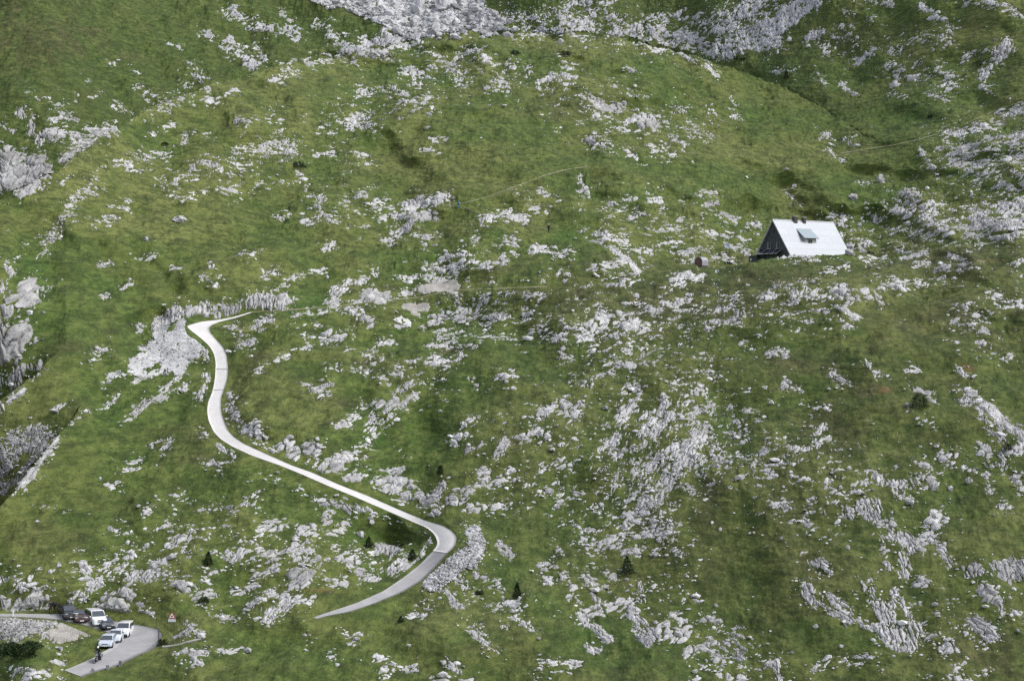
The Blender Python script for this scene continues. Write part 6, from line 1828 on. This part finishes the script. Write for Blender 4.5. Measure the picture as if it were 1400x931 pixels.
b = MB(); b.box((0, 0, .25), (.16, .12, .9), bev=.03); o = b.build('marker_stone', M['white']); o.location = p; tag(o, 'small white marker at the near edge of the back road, far left', 'marker')
p = on(614.9, 282.8)
b = MB(); b.cyl((0, 0, -.3), (0, 0, 1.45), .07, .055, 8); b.box((0, 0, 1.50), (.2, .12, .12), bev=.02); o = b.build('path_post', paint('pale_wood', (.48, .48, .36), .8)); o.location = p
tag(o, 'pale wooden post where two thin paths meet on the middle slope', 'post')

# ------------------------------------------------------------------ bushes
def bush(u, v, w, h, label, cat='bush', conic=True, mat='needles', nm='conifer_bush', n=900):
    p = on(u, v); s = p.y/F; w *= s; h *= s
    root = empty(nm, p, label, cat, 'dark bushes on the slopes')
    b = MB(); b.cyl((0, 0, -.3), (0, 0, h*.75), .06*h+.02, .01, 7)
    for k in range(7):
        a = rng.uniform(0, 6.28); z = h*rng.uniform(.12, .6); L = w*.4*(1-z/h if conic else .8); b.cyl((0, 0, z), (L*math.cos(a), L*math.sin(a), z+.12*h), .018*h+.008, .004, 5)
    b.build('trunk', M['bark'], root)
    t = rng.uniform(0, 1, n)**(1.25 if conic else 1.0)
    a = rng.uniform(0, 2*np.pi, n); lob = 1+.28*np.sin(a*3+u)+.18*np.sin(a*5+v)
    if conic: R0 = w/2*(1-t)**.75*lob*(1+.15*np.sin(t*26))
    else: R0 = w/2*np.sqrt(np.maximum(0, 1-(t*1.05-.15)**2))*lob
    r = R0*np.sqrt(rng.uniform(.15, 1.05, n))
    c = np.stack([r*np.cos(a), r*np.sin(a), t*h*(1 if conic else .85+.15*np.sin(a*2+v)) + .02], -1)
    sz = rng.uniform(.10, .20, n)*max(w, h)**.6*.8
    d = np.stack([np.cos(a), np.sin(a), rng.uniform(-.1, .9, n)], -1) + rng.normal(0, .5, (n, 3)); d /= np.linalg.norm(d, axis=1, keepdims=True)
    e1 = np.cross(d, rng.normal(size=(n, 3))); e1 /= np.linalg.norm(e1, axis=1, keepdims=True)
    V = np.stack([c-e1*sz[:, None]*.32, c+e1*sz[:, None]*.32, c+d*sz[:, None]], 1).reshape(-1, 3)
    o = mesh_np('crown', V, np.arange(n*3).reshape(-1, 3), M[mat], smooth=False, parent=root)
    return root
for a in [(602, 648, 10, 12, 'small round dark conifer bush alone on the slope above the road'), (857, 784, 20, 23, 'largest dark conifer bush, below bright broken rocks in the lower middle'), (707, 816, 12, 19, 'slim dark conifer at the top of the lush gully'),
 (504, 748, 13, 14, 'small conifer bush left of the green nook beside the lower road'), (564, 766, 13, 15, 'conifer bush touching the inner edge of the lower road'), (286, 772, 13, 18, 'dark conifer bush in the middle of the boulder slope at the left'),
 (1075, 108, 9, 12, 'small dark conifer alone on the top right shoulder'), (548, 850, 9, 8, 'tiny conifer on the foreground knoll under the lower road'), (1257, 558, 24, 22, 'broad dark green bush in the middle of the right slope'), (1090, 82, 0, 0, '')]:
    if a[2]: bush(*a, conic=a[2] < 22)
for a in [(408, 229, 24, 9, 'dark dwarf pine mat on the dome, left of centre'), (773, 76, 16, 6, 'dark dwarf shrub on the upper dome, right of two'), (704, 75, 13, 6, 'dark dwarf shrub on the upper dome, left of two'), (1006, 83, 9, 6, 'dark shrub at the foot of the grooved dome shaped rock'),
 (1014, 82, 8, 4, 'small dark shrub right beside the one at the grooved rock'), (30, 893, 62, 17, 'wide dark low shrub on the grassy islet at the lower left'), (280, 823, 14, 8, 'dark low shrub on the bank right of the road cut'), (1337, 92, 12, 9, 'dark shrub beside the tall grey spine at the top right'),
 (1272, 162, 10, 6, 'small dark shrub above the slanting path on the right'), (655, 812, 10, 6, 'low green shrub on the bank right of the rubble wall'), (225, 198, 13, 3, 'thin dark dwarf pine strip on the dome\'s left flank'), (1379, 618, 16, 16, 'dark green shrub among the white rocks at the right edge'), (222, 881, 13, 8, 'leafy green shrub at the foot of the grey post')]:
    bush(*a, cat='shrub', conic=False, mat='heath_leaf' if a[0] in (655, 222) else 'needles', nm='dwarf_shrub', n=700 if a[2] < 40 else 2200)
# ------------------------------------------------------------------ light
w = bpy.data.worlds.new('World'); scene.world = w; w.use_nodes = True
nt = w.node_tree; nt.nodes.clear()
wo = nt.nodes.new('ShaderNodeOutputWorld'); bg = nt.nodes.new('ShaderNodeBackground'); sky = nt.nodes.new('ShaderNodeTexSky')
sky.sky_type = 'NISHITA'; sky.sun_disc = False
SUN_EL, SUN_AZ = 50, 100          # azimuth from +Y towards +X
sky.sun_elevation = R(SUN_EL); sky.sun_rotation = R(SUN_AZ); sky.altitude = 1800; sky.air_density = 1.0; sky.dust_density = 3.0; sky.ozone_density = 1.0
hs = nt.nodes.new('ShaderNodeHueSaturation'); hs.inputs['Saturation'].default_value = .38
nt.links.new(sky.outputs[0], hs.inputs['Color']); nt.links.new(hs.outputs[0], bg.inputs[0]); nt.links.new(bg.outputs[0], wo.inputs[0])
bg.inputs[1].default_value = .092
sd = bpy.data.lights.new('sun', 'SUN'); sd.energy = 1.25; sd.angle = R(28); sd.color = (1, .955, .89)
so = bpy.data.objects.new('sun', sd); COL.objects.link(so)
dirv = Vector((math.sin(R(SUN_AZ))*math.cos(R(SUN_EL)), math.cos(R(SUN_AZ))*math.cos(R(SUN_EL)), math.sin(R(SUN_EL))))
so.rotation_euler = dirv.to_track_quat('Z', 'Y').to_euler()
so.location = (0, 300, 400)
vs = scene.view_settings
vs.view_transform = 'Standard'; vs.look = 'None'; vs.exposure = 1.6; vs.gamma = 1; vs.use_curve_mapping = False
scene.cycles.max_bounces = 4; scene.cycles.diffuse_bounces = 2; scene.cycles.glossy_bounces = 2
scene.cycles.transmission_bounces = 2
scene.cycles.use_adaptive_sampling = True; scene.cycles.adaptive_threshold = .02
scene.cycles.use_denoising = False
